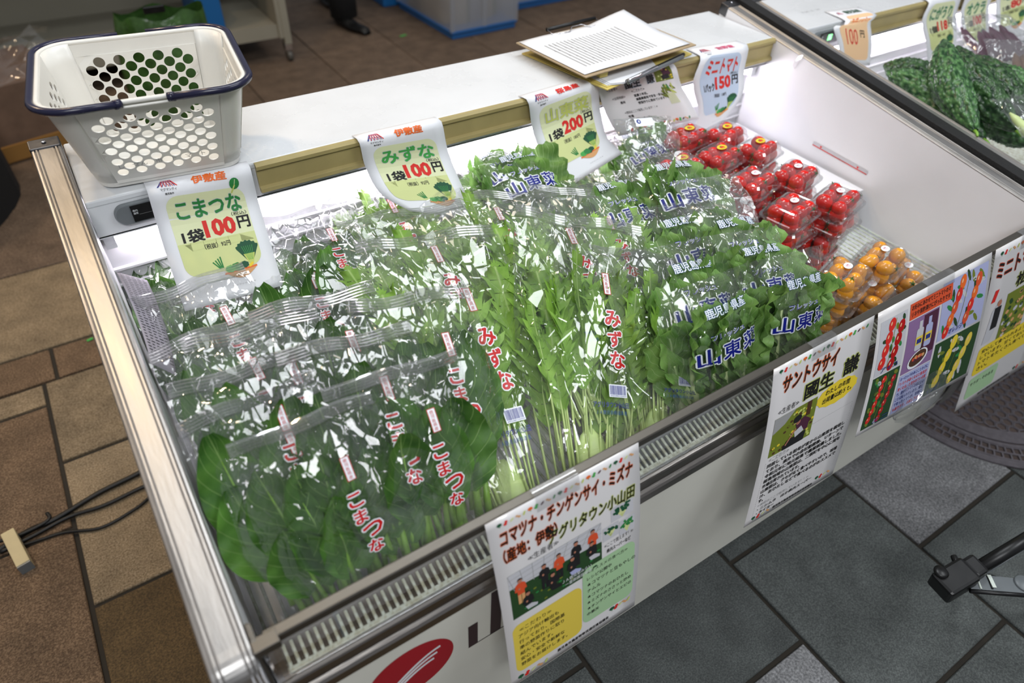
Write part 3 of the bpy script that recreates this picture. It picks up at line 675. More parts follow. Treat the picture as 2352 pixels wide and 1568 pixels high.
def draw_veg(pr, s=1., ox=0, oy=0):
    """bunch of greens, leeks and the brown basket of vegetables, no figures"""
    def X(x): return ox + x * s
    def Y(y): return oy + y * s
    rg_ = random.Random(5)
    out = []
    for i in range(15): a = R(200 + 140 * i / 14); rr_ = 15 + 1.8 * (i % 2); out.append((X(112 + rr_ * math.cos(a) * 1.15), Y(146 + rr_ * math.sin(a))))
    pr.poly(out + [(X(116), Y(162)), (X(109), Y(162))], 'dgreen', 4)
    pr.poly([(X(104), Y(150)), (X(121), Y(150)), (X(116), Y(164)), (X(109), Y(164))], 'lime', 5)
    for k in range(6): pr.line(X(104 + k * 3.2), Y(138), X(110 + k * 1.2), Y(160), .6 * s, 'green2', 6)
    pr.poly([(X(100), Y(161)), (X(107), Y(163)), (X(101), Y(166))], 'orange', 5)
    for k in range(4): pr.line(X(58 + 4 * k), Y(152 - 2 * k), X(66 + 1.5 * k), Y(163), 2. * s, 'green', 4); pr.line(X(66 + 1.5 * k), Y(162), X(74 + k), Y(171), .9 * s, 'cream2', 4)
    bs = [(X(71 + 46 * i / 12), Y(172 + 11 * math.sin(PI * i / 12))) for i in range(13)]
    pr.poly([(X(70), Y(171))] + bs + [(X(119), Y(168))], 'tan', 4); pr.line(X(70), Y(173), X(119), Y(170), 2.2 * s, 'orange', 5)
    for cx_, cy2, r_, m in ((80, 167, 7, 'green2'), (90, 166, 8, 'green'), (101, 165, 6.5, 'dgreen'), (96, 170, 3.5, 'dgreen')):
        pr.poly([(X(cx_ + r_ * (1 + .14 * (i % 2)) * math.cos(2 * PI * i / 14)), Y(cy2 + r_ * .75 * (1 + .14 * (i % 2)) * math.sin(2 * PI * i / 14))) for i in range(14)], m, 6)
    pr.ell(X(111), Y(167), 5 * s, 2.2 * s, 'yellow', 6, 12, -35)
def price_card(sheet, label, name, price, pre, zei, origin, ocol, ncol, boxm, extra=None, unit='1袋', detailed=True, group='price cards hanging along the ledge', namebold=.035):
    p0 = sheet.at(.5, 0)
    t = thing('price_card', label, 'price card', p0, group)
    sheet.mesh('paper', t, 'paper', 8, 20)
    pr = Print()
    pr.rr(18, 46, 112, 122, 18, boxm[0], 1)
    if len(boxm) > 1: pr.rr(18, 118, 112, 50, 18, boxm[1], 2).rect(18, 118, 112, 18, boxm[1], 2)
    magma_mark(pr, 14, 17, 27, 14)
    if detailed:
        pr.text('マグマシティ', 17, 33.5, 22, 4, 'ink', 3, .01).text('鹿児島市', 22, 39.5, 12, 3, 'ink', 3, .02).text('あなたとわくわく', 22, 12.5, 14, 1.6, 'grayink', 3, 0)
    pr.text(origin, 62, 18, 48, 14, ocol, 3, .045)
    pr.text(name, 30, 55, 92, 28, ncol, 5, namebold, halo='shade', hw=.02)
    pr.text(unit, 28, 100, 30 if len(unit) < 3 else 30, 18, 'ink', 4, .04)
    pr.text(price, 60, 89, 46 if len(price) < 4 else 50, 27, 'red', 5, .045)
    pr.text('円', 110, 92, 17, 18, 'ink', 4, .045).text('（税込）', 104, 84, 22, 6, 'ink', 4, .015)
    pr.text(pre, 54, 124, 37, 8, 'ink', 4, .02)
    draw_veg(pr)
    if detailed: pr.text('マグマシティＰＲ', 76, 191, 34, 2.2, 'grayink', 4, 0)
    if extra == 'leaf': pr.ell(119, 40, 7, 9, 'green', 5, 14, 20); pr.line(119, 42, 112, 54, 2, 'lime', 6); pr.line(121, 34, 117, 46, .8, 'cream', 6)
    S = Sheet(sheet.L, sheet.R, .148, .210)
    pr.build('printed_face', S, t, cu=18, cv=10)
    return t
def V(u, v, y=None, z=None, x=None):
    return ony(u, v, y) if y is not None else (onz(u, v, z) if z is not None else onx(u, v, x))
def edge(p0, p1, p2, p3): return [p0, p1, p2, p3]
def curve_through(p0, pa, pb, p3):
    """cubic control points so that the curve meets pa at 1/3 and pb at 2/3"""
    c1 = (-5 * p0 + 18 * pa - 9 * pb + 2 * p3) / 6; c2 = (2 * p0 - 9 * pa + 18 * pb - 5 * p3) / 6; return [p0, c1, c2, p3]
ZT = .8095
def over_edge(p0, pa, pb, p3):
    """card taped on the ledge: runs flat over the ticket rail's lip, then hangs"""
    dx_ = pa.x - p0.x; y0_ = max(p0.y, .708)
    return [Vector((p0.x, y0_, ZT)), Vector((p0.x + dx_ * .22, .6915, ZT + .0008)), Vector((p0.x + dx_ * .40, .6870, ZT - .006)), pa, pb, p3]
card1 = Sheet(over_edge(V(327, 413, z=ZT), V(360, 515, y=.685), V(392, 615, y=.630), V(425, 715, y=.572)), over_edge(V(566, 370, z=ZT), V(594, 465, y=.682), V(622, 560, y=.627), V(651, 655, y=.572)), .148, .21)
price_card(card1, 'price card for komatsuna, 100 yen, below the white basket at the left end', 'こまつな', '100', '（税抜）92円', '', '伊敷産', 'orange', 'green', ('cream', 'cream2'), 'leaf')
card2 = Sheet(over_edge(V(808, 311, z=ZT), V(840, 385, y=.684), V(875, 445, y=.655), V(940, 484, y=.63)), over_edge(V(998, 268, z=ZT), V(1030, 350, y=.680), V(1062, 428, y=.642), V(1101, 505, y=.595)), .148, .21)
price_card(card2, 'price card for mizuna, 100 yen, its lower left corner curling back', 'みずな', '100', '（税抜）92円', '', '伊敷産', 'orange', 'green2', ('cream', 'cream2'))
card3 = Sheet(over_edge(V(1190, 220, z=ZT), V(1224, 300, y=.684), V(1256, 375, y=.645), V(1302, 432, y=.605)), over_edge(V(1347, 175, z=ZT), V(1378, 245, y=.680), V(1393, 312, y=.65), V(1430, 352, y=.62)), .148, .21)
price_card(card3, 'price card for Shandong greens, 200 yen, in pale lime lettering', '山東菜', '200', '（税抜）185円', '', '桜島産', 'red', 'lime', ('cream', 'cream2'), namebold=.045)
card4 = Sheet(over_edge(V(1575, 112, z=ZT), V(1592, 190, y=.684), V(1604, 260, y=.672), V(1585, 322, y=.665)), over_edge(V(1692, 93, z=ZT), V(1710, 160, y=.683), V(1706, 215, y=.668), V(1662, 278, y=.66)), .148, .21)
price_card(card4, 'price card for mini tomatoes, 150 yen, with a pale blue field', 'ミニトマト', '150', '（税抜）138円', '', '吉野産', 'pink', 'red', ('sky',), unit='1パック')
# cards on the second fridge
c5 = Sheet(over_edge(V(1893, 26, z=ZT), V(1915, 62, y=.684), V(1925, 100, y=.672), V(1932, 150, y=.66)), over_edge(V(1972, 16, z=ZT), V(2000, 50, y=.684), V(2003, 90, y=.672), V(1998, 150, y=.66)), .148, .21)
t = thing('price_card', 'peach price card for radishes beside the small green display', 'price card', c5.at(.5, 0), 'price cards on the second fridge'); c5.mesh('paper', t, 'paper')
pr = Print(); pr.rr(22, 46, 110, 150, 12, 'peach', 1); magma_mark(pr, 16, 20, 22, 12); pr.text('鹿児島産', 52, 14, 66, 20, 'dgreen', 3, .03).text('ラディッシュ', 30, 62, 92, 26, 'orange', 3, .02, slant=.1).text('100', 42, 118, 46, 40, 'red', 3, .0, slant=.1).text('円', 100, 120, 16, 18, 'ink', 3, .03)
pr.build('printed_face', Sheet(c5.L, c5.R, .148, .21), t, cu=20, cv=12)
for (lt, rt_, lb, rb, lab, nm, prc, pre, un) in (
  ((2098, -8), (2178, -22), (2130, 158), (2193, 140), 'price card for bitter melon, 118 yen, above the melons', 'にがうり', '118', '（税抜）110円', '1個'),
  ((2190, -24), (2262, -36), (2215, 140), (2262, 128), 'price card for okra, 100 yen, right of the bitter melon card', 'オクラ', '100', '（税抜）92円', '1袋'),
  ((2285, -40), (2368, -50), (2282, 95), (2352, 82), 'price card reading 80 yen, cut by the right frame edge', 'なす', '80', '（税抜）74円', '1本')):
    s5 = Sheet(over_edge(V(*lt, z=ZT), V(lt[0] + (lb[0] - lt[0]) * .5 + 4, lt[1] + (lb[1] - lt[1]) * .33, y=.684), V(lt[0] + (lb[0] - lt[0]) * .75 + 6, lt[1] + (lb[1] - lt[1]) * .66, y=.668), V(*lb, y=.655)),
               over_edge(V(*rt_, z=ZT), V(rt_[0] + (rb[0] - rt_[0]) * .6 + 10, rt_[1] + (rb[1] - rt_[1]) * .33, y=.684), V(rt_[0] + (rb[0] - rt_[0]) * .8 + 8, rt_[1] + (rb[1] - rt_[1]) * .66, y=.668), V(*rb, y=.655)), .148, .21)
    price_card(s5, lab, nm, prc, pre, '', '鹿児島産', 'pink', 'green', ('cream', 'cream2'), unit=un, detailed=False, group='price cards on the second fridge')

# laminated grower sheet beside the Shandong card
inf = Sheet(over_edge(V(1355, 192, z=ZT), V(1385, 245, y=.684), V(1402, 280, y=.672), V(1421, 313, y=.66)), over_edge(V(1541, 150, z=ZT), V(1565, 196, y=.684), V(1586, 234, y=.672), V(1606, 272, y=.66)), .302, .215)
t = thing('grower_sheet', 'laminated landscape sheet about the grower, half under the clipboards', 'notice', inf.at(.5, 0)); inf.mesh('laminate_sheet', t, 'lam')
pr = Print(); pr.text('山東菜（桜島）', 20, 12, 170, 24, 'ink', 3, .03, halo='brick', hw=.03).text('國生', 95, 42, 58, 28, 'ink', 3, .04, halo='sky', hw=.03).text('謙', 178, 40, 28, 28, 'ink', 3, .04, halo='sky', hw=.03)
pr.text('≪生産者≫', 26, 56, 40, 11, 'ink', 3, 0).text('≪出荷時期≫', 38, 88, 48, 10, 'ink', 3, 0).text('周年', 62, 106, 18, 9, 'ink', 3, .03).text('≪こだわり≫', 112, 76, 50, 10, 'ink', 3, 0)
pr.text('就農５年目。', 118, 92, 50, 9, 'ink', 3, .03).text('減農薬栽培で安全・安心な', 120, 105, 110, 9, 'ink', 3, .03).text('野菜作りに努めています！！', 122, 118, 112, 9, 'ink', 3, .03)
pr.text('≪普段はここで販売しています！！≫', 60, 140, 120, 9, 'ink', 3, 0).text('市場', 66, 154, 18, 9, 'ink', 3, .03).text('≪オススメの食べ方≫', 64, 168, 80, 9, 'ink', 3, 0).text('おひたし、お味噌汁', 72, 181, 64, 8, 'ink', 3, .03)
veg_strip(pr, 36, 196, 240, 13, 20)
pr.rect(212, 8, 68, 62, 'moss', 1)
rg2 = random.Random(2)
for k in range(26): pr.ell(212 + rg2.uniform(3, 65), 8 + rg2.uniform(3, 58), 4, 3, rg2.choice(['yellow', 'moss', 'cream2']), 2, 7)
pr.ell(240, 26, 8, 7, 'coal', 4, 12).ell(243, 33, 5, 4, 'skin', 3, 10).poly([(238, 36), (262, 26), (274, 52), (246, 60)], 'plum', 3).poly([(234, 52), (262, 50), (266, 64), (238, 66)], 'coal', 4)
for k in range(16): pr.ell(222 + rg2.uniform(0, 44), 90 + rg2.uniform(0, 30), 12, 3.4, rg2.choice(['moss', 'green', 'lime']), 2, 8, 60 + rg2.uniform(-25, 25))
for k in range(9): pr.line(238 + 3 * k, 112, 234 + 4 * k, 148, 2.2, 'cream', 3)
pr.build('printed_face', Sheet(inf.L, inf.R, .302, .215), t, cu=40, cv=14)

# ------------------------------------------------------------------ posters on the front
def poster_sheet(tl, tr, bl, br, W=.216, H=.303, zt=.7018, yb=-.083):
    def e(a, b):
        p0 = V(a[0], a[1], y=-.0115); p0 = Vector((p0.x, -.0115, zt)); p3 = V(*b, y=yb)
        return curve_through(p0, p0.lerp(p3, .333) + Vector((0, -.006, .002)), p0.lerp(p3, .667) + Vector((0, -.005, .002)), p3)
    return Sheet(e(tl, bl), e(tr, br), W, H)
def tape_piece(sheet, a0, a1, parent):
    q = MB()
    def f(i, j):
        u = (a0 + (a1 - a0) * i)
        p = sheet.at(u, .07 * max(0, (j - .35)) / .65) if j > .35 else sheet.at(u, 0) + Vector((0, .012 * (1 - j / .35), .0016 + .0 * j))
        return p + Vector((0, -.0012, .0012))
    q.grid(f, 2, 8, 'tape'); q.build('tape', parent)
def people_photo(pr, x, y, w_, h):
    pr.rect(x, y, w_, h, 'field', 1).poly([(x, y), (x + w_, y), (x + w_, y + h * .42), (x, y + h * .30)], 'shade', 2)
    for k in range(9): pr.line(x + w_ * k / 8, y, x + w_ * (k / 8 * .8 + .05), y + h * .36, .8, 'grayink', 3)
    for k in range(3): pr.line(x, y + h * .1 * (k + 1), x + w_, y + h * (.1 * k + .02), .6, 'grayink', 3)
    g = random.Random(8)
    for k in range(40): pr.ell(x + g.uniform(.03, .97) * w_, y + g.uniform(.55, .97) * h, 2.6, 1.6, g.choice(['field', 'dgreen', 'moss', 'green']), 3, 7)
    P_ = [(.11, .22, 'brick', 'tan', 1), (.36, .22, 'coal', 'coal', 1), (.52, .18, 'brick', 'coal', 1), (.71, .14, 'coal', 'coal', 1), (.90, .10, 'brick', 'coal', 1), (.17, .58, 'coal', 'shade', 0), (.44, .50, 'coal', 'coal', 0), (.66, .42, 'coal', 'lilac', 0), (.88, .34, 'coal', 'shade', 0)]
    for px, py, top, leg, st in P_:
        cx_, cy2 = x + px * w_, y + py * h; L_ = 5 if st else 8
        pr.poly([(cx_ - 7, cy2 + 5), (cx_ - 3, cy2 + 2), (cx_ + 3, cy2 + 2), (cx_ + 7, cy2 + 5), (cx_ + 8.5, cy2 + 15), (cx_ + 5, cy2 + 16), (cx_ + 5, cy2 + 22), (cx_ - 5, cy2 + 22), (cx_ - 5, cy2 + 16), (cx_ - 8.5, cy2 + 15)], top, L_)
        if st: pr.rect(cx_ - 5, cy2 + 22, 4.6, 16, leg, L_).rect(cx_ + .4, cy2 + 22, 4.6, 16, leg, L_)
        else: pr.poly([(cx_ - 5, cy2 + 20), (cx_ + 4, cy2 + 19), (cx_ + 13, cy2 + 24), (cx_ + 12, cy2 + 28), (cx_ - 2, cy2 + 27)], leg, L_ + 1)
        pr.ell(cx_ - 2.2, cy2 + 12, 1.6, 1.8, 'skin', L_ + 2, 8).ell(cx_, cy2 - 1.4, 3.2, 4.0, 'skin', L_ + 2, 12)
        pr.poly([(cx_ - 3.5, cy2 - 1.5), (cx_ - 3.2, cy2 - 4.6), (cx_, cy2 - 6.0), (cx_ + 3.2, cy2 - 4.6), (cx_ + 3.5, cy2 - 1.5), (cx_ + 2.2, cy2 - 3.2), (cx_ - 2.2, cy2 - 3.2)], 'coal', L_ + 3)
def greens(pr, x, y, w_, h, m, m2, seed):
    g = random.Random(seed)
    for k in range(14):
        a = -70 + 140 * k / 13; pr.line(x + w_ * .5, y + h, x + w_ * (.5 + .35 * math.sin(R(a))), y + h * (.45 - .2 * math.cos(R(a))), .9, m2, 2)
    for k in range(22): pr.ell(x + w_ * g.uniform(.08, .92), y + h * g.uniform(.1, .55), w_ * .09, h * .10, m, 3, 7, g.uniform(0, 90))

def ptag(name, label, sheet): return thing(name, label, 'poster', sheet.at(.5, 0), 'laminated posters taped along the front rail')
# poster 1
s1 = poster_sheet((1113, 1222), (1462, 1033), (1176, 1578), (1457, 1390))
t = ptag('grower_poster', 'laminated poster with a photo of nine growers, nearest the bottom of the picture', s1); s1.mesh('laminate_sheet', t, 'lam', 6, 24)
pr = Print(); veg_strip(pr, 12, 8, 196, 7, 24)
pr.text('コマツナ・チンゲンサイ・ミズナ', 14, 20, 190, 22, 'ink', 4, .03, halo='orange', hw=.035, slant=.08).text('（産地：伊敷）', 14, 49, 74, 20, 'ink', 4, .035, halo='orange', hw=.03).text('アグリタウン小山田', 76, 58, 130, 20, 'ink', 4, .03, halo='lime', hw=.035, slant=.08)
pr.text('≪生産者≫', 44, 76, 44, 10, 'ink', 3, 0)
people_photo(pr, 14, 91, 138, 78); pr.text('ＪＡ鹿児島みらい', 88, 150, 46, 6, 'white', 12, 0).text('一里原園芸組合', 92, 158, 42, 6, 'white', 12, 0)
pr.rect(168, 78, 36, 24, 'shade', 1).rect(154, 104, 26, 24, 'shade', 1).rect(181, 108, 25, 26, 'shade', 1)
greens(pr, 170, 79, 32, 22, 'dgreen', 'cream2', 1); greens(pr, 155, 106, 24, 18, 'dgreen', 'cream2', 2); greens(pr, 182, 109, 23, 22, 'green', 'cream2', 3)
pr.text('≪ここで買えます！≫', 156, 133, 48, 7, 'ink', 3, 0).text('県内スーパーなど', 160, 144, 40, 7, 'ink', 3, .025)
pr.rr(10, 182, 108, 98, 12, 'ylwbox', 2).rr(120, 156, 88, 112, 12, 'grnbox', 2)
for i, s_ in enumerate(('≪こだわり≫', 'アジア向け輸出も', '行っており、国際基', '準の野菜作りに取り', '組んでいます。', '安心・安全で新鮮な', '野菜をお届けします。')): pr.text(s_, 18 + (0 if i else 2), 190 + i * 12, None, 7.4, 'ink', 4, .012 if i else 0)
for i, s_ in enumerate(('≪オススメの食べ方≫', 'レシピ公開中', '★コマツナと豆もやしの', 'ナムル', '★コマツナのおひたし', '★ミズナのささっと炒め', '★チンゲンサイとエビの', '中華丼')): pr.text(s_, 127, 162 + i * 12.2, None, 6.6, 'ink', 4, .012 if i else 0)
pr.text('鹿児島市農産物等流通促進協議会', 76, 285, 90, 6, 'ink', 3, .03); veg_strip(pr, 10, 287, 52, 10, 5); veg_strip(pr, 168, 270, 38, 10, 5)
pr.build('printed_face', Sheet(s1.L, s1.R, .216, .303), t, cv=12); tape_piece(s1, .30, .58, t)
# poster 2
s2 = poster_sheet((1772, 862), (1992, 757), (1708, 1212), (1912, 1088))
t = ptag('grower_poster', 'laminated poster with a photo of a man crouching in a field and a yellow bubble', s2); s2.mesh('laminate_sheet', t, 'lam', 6, 24)
pr = Print(); veg_strip(pr, 10, 7, 196, 8, 20)
pr.text('サントウサイ', 22, 24, 118, 26, 'ink', 4, .035, halo='orange', hw=.035, slant=.08).text('國生', 74, 58, 64, 28, 'ink', 4, .045, halo='lime', hw=.03).text('謙', 160, 52, 34, 30, 'ink', 4, .045, halo='lime', hw=.03)
pr.text('≪生産者≫', 20, 78, 44, 11, 'ink', 3, 0)
pr.rect(16, 94, 92, 72, 'moss', 1)
g = random.Random(12)
for k in range(60): pr.ell(16 + g.uniform(3, 89), 94 + g.uniform(6, 68), 3.4, 2.4, g.choice(['yellow', 'moss', 'lime', 'brown']), 2, 7)
pr.poly([(16, 94), (60, 94), (40, 112), (16, 122)], 'grayink', 3).rect(86, 94, 10, 26, 'brown', 3)
pr.ell(68, 116, 9, 7, 'coal', 6, 12).ell(71, 123, 5, 5, 'skin', 5, 10).poly([(66, 126), (84, 118), (98, 128), (96, 146), (76, 148)], 'plum', 5).poly([(66, 140), (80, 134), (88, 146), (70, 152)], 'shade', 6).poly([(44, 162), (52, 150), (94, 148), (92, 166), (46, 166)], 'coal', 5).line(68, 134, 50, 158, 3, 'skin', 7)
pr.poly([(155 + 46 * math.cos(2 * PI * i / 28) * (1 + .05 * (i % 2)), 106 + 20 * math.sin(2 * PI * i / 28) * (1 + .08 * (i % 2))) for i in range(28)], 'yellow', 2)
pr.text('わたしの年間', 126, 92, 56, 10, 'ink', 4, .03, slant=.05).text('出荷量は約５ｔ。', 122, 106, 68, 10, 'ink', 4, .03, slant=.05)
for i in range(30): pr.rect(106 + 3.3 * i, 146, 1.8, .5, 'grayink', 2); pr.rect(14, 175 + 3.8 * i, .5, 2, 'grayink', 2); pr.rect(205, 146 + 4.4 * i, .5, 2.2, 'grayink', 2)
pr.text('≪こだわり≫', 20, 168, 44, 9, 'grayink', 3, 0)
for i, s_ in enumerate(('同居している祖母が昔から山東菜を栽培し', 'ており、県外での会社勤務後、Ｕターンで', '令和元年に地元桜島で農業就農しました。', '桜島地域の山東菜は、二俣町を中心に周年', '市場出荷されています。', '山東菜は、クセがなく食べやすいので、味噌', '汁、おひたしなどで食べるのがおススメで', 'す。')): pr.text(s_, 19, 180 + i * 10.4, None if len(s_) < 14 else 180, 7.6, 'ink', 4, .035)
pr.text('≪普段はここで販売しています！！≫', 20, 264, 120, 6, 'grayink', 3, 0).text('・ニシムタ　ほか県内スーパー', 22, 273, 128, 6.5, 'ink', 3, .025).text('・タイヨー', 22, 282, 40, 6.5, 'ink', 3, .025)
pr.text('鹿児島市農産物等流通促進協議会', 62, 291, 96, 5, 'ink', 3, .03); veg_strip(pr, 12, 288, 44, 9, 4); veg_strip(pr, 162, 282, 40, 9, 4)
pr.build('printed_face', Sheet(s2.L, s2.R, .216, .303), t, cv=12); tape_piece(s2, .36, .60, t)
# poster 3, landscape
s3 = poster_sheet((2004, 745), (2262, 606), (1964, 1004), (2222, 862), W=.303, H=.216, yb=-.080)
t = ptag('tomato_poster', 'landscape poster of red, orange and yellow tomato photos around a purple picture', s3); s3.mesh('laminate_sheet', t, 'lam', 6, 20)
pr = Print()
def fruits(x, y, w_, h, bg, cols, n, rx, ry, seed, lay=2, rot=20):
    pr.rect(x, y, w_, h, bg, 1); g = random.Random(seed)
    for k in range(22): pr.ell(x + g.uniform(.1, .9) * w_, y + g.uniform(.06, .94) * h, w_ * .09, h * .04, g.choice(['field', 'green', 'moss', 'shade']), lay, 7, g.uniform(0, 90))
    pr.line(x + w_ * .58, y + h * .05, x + w_ * .42, y + h * .92, 1.2, 'moss', lay + 1)
    for k in range(n):
        f = (k + .5) / n; cx_ = x + w_ * (.5 + (.2 if k % 2 else -.2)) + (.5 - f) * w_ * .3; cy2 = y + h * (.08 + .86 * f)
        pr.ell(min(max(cx_, x + rx), x + w_ - rx), min(max(cy2, y + ry), y + h - ry), rx, ry, cols[k % len(cols)], lay + 2, 14, rot); 
        pr.ell(cx_ - rx * .3, cy2 - ry * .2, rx * .2, ry * .3, 'peach', lay + 3, 8, rot)
fruits(8, 18, 66, 92, 'shade', ['red', 'bagred'], 8, 8, 11, 3); fruits(8, 112, 66, 96, 'field', ['red', 'bagred'], 12, 5.4, 7, 4)
pr.rect(80, 14, 112, 26, 'brick', 3).text('お好みにあわせてミニトマトのマ', 84, 17, 102, 8, 'ink', 5, .02).text('リネや黒酢漬けにぴったりです', 84, 28, 102, 8, 'ink', 5, .02)
pr.rect(80, 42, 80, 92, 'purple', 1).rect(120, 44, 38, 70, 'plum', 2)
for bx, c_ in ((104, 'shade'), (128, 'lilac')): pr.rr(bx, 62, 18, 38, 4, c_, 3).rect(bx + 5, 50, 8, 14, c_, 3).rect(bx, 76, 18, 14, 'ylwbox', 4).rect(bx + 3, 80, 12, 8, 'navyink', 5)
pr.ell(118, 116, 26, 15, 'white', 6, 20, -12).ell(118, 115, 22, 12, 'brown', 7, 20, -12)
for k in range(9): pr.ell(106 + 3.1 * k, 114 + 3 * math.sin(k * 2), 4, 3.2, ('brick', 'plum', 'tan')[k % 3], 8, 8)
pr.line(124, 70, 122, 104, 1.4, 'brown', 9)
pr.rect(80, 136, 80, 72, 'lilac', 1)
for i, (s_, c_) in enumerate((('ヨーロッパのあじことわざに', 'navyink'), ('「トマトが赤くなると医者が', 'red'), ('青くなる」と言われている程', 'red'), ('で、昔からトマトの体にいい', 'navyink'), ('ことは知られています。郷土', 'navyink'), ('で育ったトマトが、皆様に', 'navyink'), ('も届きます。お試し下さい', 'red'))): pr.text(s_, 83, 139 + i * 9.6, 73, 6.6, c_, 3, .02)
fruits(166, 10, 128, 96, 'lilac', ['orange', 'brick', 'red'], 9, 8.5, 12, 5); fruits(166, 110, 128, 98, 'field', ['yellow', 'ylwbox'], 8, 9, 13, 6)
for px_, py_, tx in ((40, 98, 'アイコ'), (50, 196, 'ミニ'), (214, 92, 'オレンジ'), (190, 196, 'イエロー')): pr.text(tx, px_ - 18, py_, 40, 9, 'navyink', 9, .01, slant=.1)
pr.build('printed_face', Sheet(s3.L, s3.R, .303, .216), t, cv=12); tape_piece(s3, .40, .64, t)
# poster 4
s4 = poster_sheet((2272, 600), (2452, 505), (2192, 946), (2356, 838))
t = ptag('grower_poster', 'laminated grower poster with a slanting yellow box, cut by the right frame edge', s4); s4.mesh('laminate_sheet', t, 'lam', 6, 20)
pr = Print(); veg_strip(pr, 12, 8, 190, 8, 18); pr.text('ミニトマト（吉野）', 14, 24, 180, 30, 'ink', 4, .03, halo='brick', hw=.03).text('松崎', 76, 62, 60, 24, 'ink', 4, .04, halo='lime', hw=.02).text('進', 160, 52, 30, 26, 'ink', 4, .04, halo='lime', hw=.02)
pr.rect(60, 92, 70, 90, 'moss', 1); g = random.Random(77)
for k in range(50): pr.ell(60 + g.uniform(4, 66), 92 + g.uniform(4, 86), 5, 4, g.choice(['field', 'moss', 'shade', 'tan']), 2, 7)
pr.poly([(24, 110), (44, 92), (52, 130), (40, 170), (18, 170)], 'shade', 2).ell(40, 100, 6, 6, 'skin', 3, 10).rect(30, 106, 18, 40, 'coal', 3).poly([(20, 72), (30, 72), (24, 92), (14, 92)], 'red', 3)
pr.rect(136, 90, 60, 56, 'bagred', 1); pr.text('≪こだわり≫', 138, 152, 50, 7, 'grayink', 3, 0).text('新鮮な野菜', 138, 164, 50, 7, 'grayink', 3, 0)
pr.rr(16, 176, 186, 58, 8, 'yellow', 2)
for i in range(4): pr.text(('安心して食べられるように栽培', 'しています。甘くておいしい', 'トマトをたくさん食べて', 'ください。'), 0, 0, 1, 1, 'ink') if False else pr.text(('安心して食べられるように栽培', 'しています。甘くておいしいよ', 'トマトをたくさん食べてくだ', 'さい。')[i], 26, 182 + 12 * i, 160 if i < 3 else 30, 8, 'ink', 4, .02)
pr.rr(16, 240, 84, 46, 8, 'grnbox', 2).text('サラダ・そのまま', 22, 250, 66, 8, 'ink', 4, .01); pr.text('鹿児島市農産物等流通促進協議会', 60, 290, 96, 5, 'ink', 3, .03); veg_strip(pr, 162, 282, 40, 9, 4)
pr.build('printed_face', Sheet(s4.L, s4.R, .216, .303), t, cv=14); tape_piece(s4, .30, .55, t)
# clear bag hanging under the front, between posters three and four
q = MB(); ca = V(2110, 915, y=-.088)
def cb(i, j):
    a = 2 * PI * i; r_ = .018 + .018 * math.sin(PI * min(1, j * 1.1)) ; k_ = 1 + .25 * math.sin(a * 3 + j * 7)
    return (ca.x + r_ * 1.6 * math.cos(a) * k_, ca.y + r_ * .5 * math.sin(a) * k_, ca.z + .05 - j * .10)
q.grid(cb, 18, 14, 'film2'); tag(q.build('plastic_bag'), 'small crumpled clear plastic bag hanging at the seam below the tomato poster', 'plastic bag')

# ------------------------------------------------------------------ basket on the ledge
t = thing('shopping_basket', 'white perforated plastic basket with dark navy handles standing on the ledge', 'basket', (.135, .786, HB))
bc = Vector((.128, .765, HB)); BH = .162
fl_, fr_, bl_, br_ = onz(92, 240, HB + BH), onz(580, 185, HB + BH), onz(75, 110, HB + BH), onz(510, 52, HB + BH)
print('basket rim', fl_, fr_, bl_, br_)
def brim(z, inset=0.):
    f = (z - HB) / BH
    w2 = .104 + .024 * f - inset; d2 = .070 + .052 * f - inset; r_ = .028 + .010 * f
    cx_ = .135 + .002 * f; cy2 = .786 - .032 * f
    return cx_, cy2, w2, d2, r_
def bpt(s_, z, inset=0., out=0.):
    """point on the rounded rectangle, s_ in 0..1 per side, returns position"""
    cx_, cy2, w2, d2, r_ = brim(z, inset); w2 += out; d2 += out; r_ += out
    pts = rrect(2 * w2, 2 * d2, r_, 8, cx_ - w2, cy2 - d2)
    return pts
ANG = R(-7)
def rotb(x, y):
    dx, dy = x - .131, y - .746; return (.131 + dx * math.cos(ANG) - dy * math.sin(ANG), .746 + dx * math.sin(ANG) + dy * math.cos(ANG))
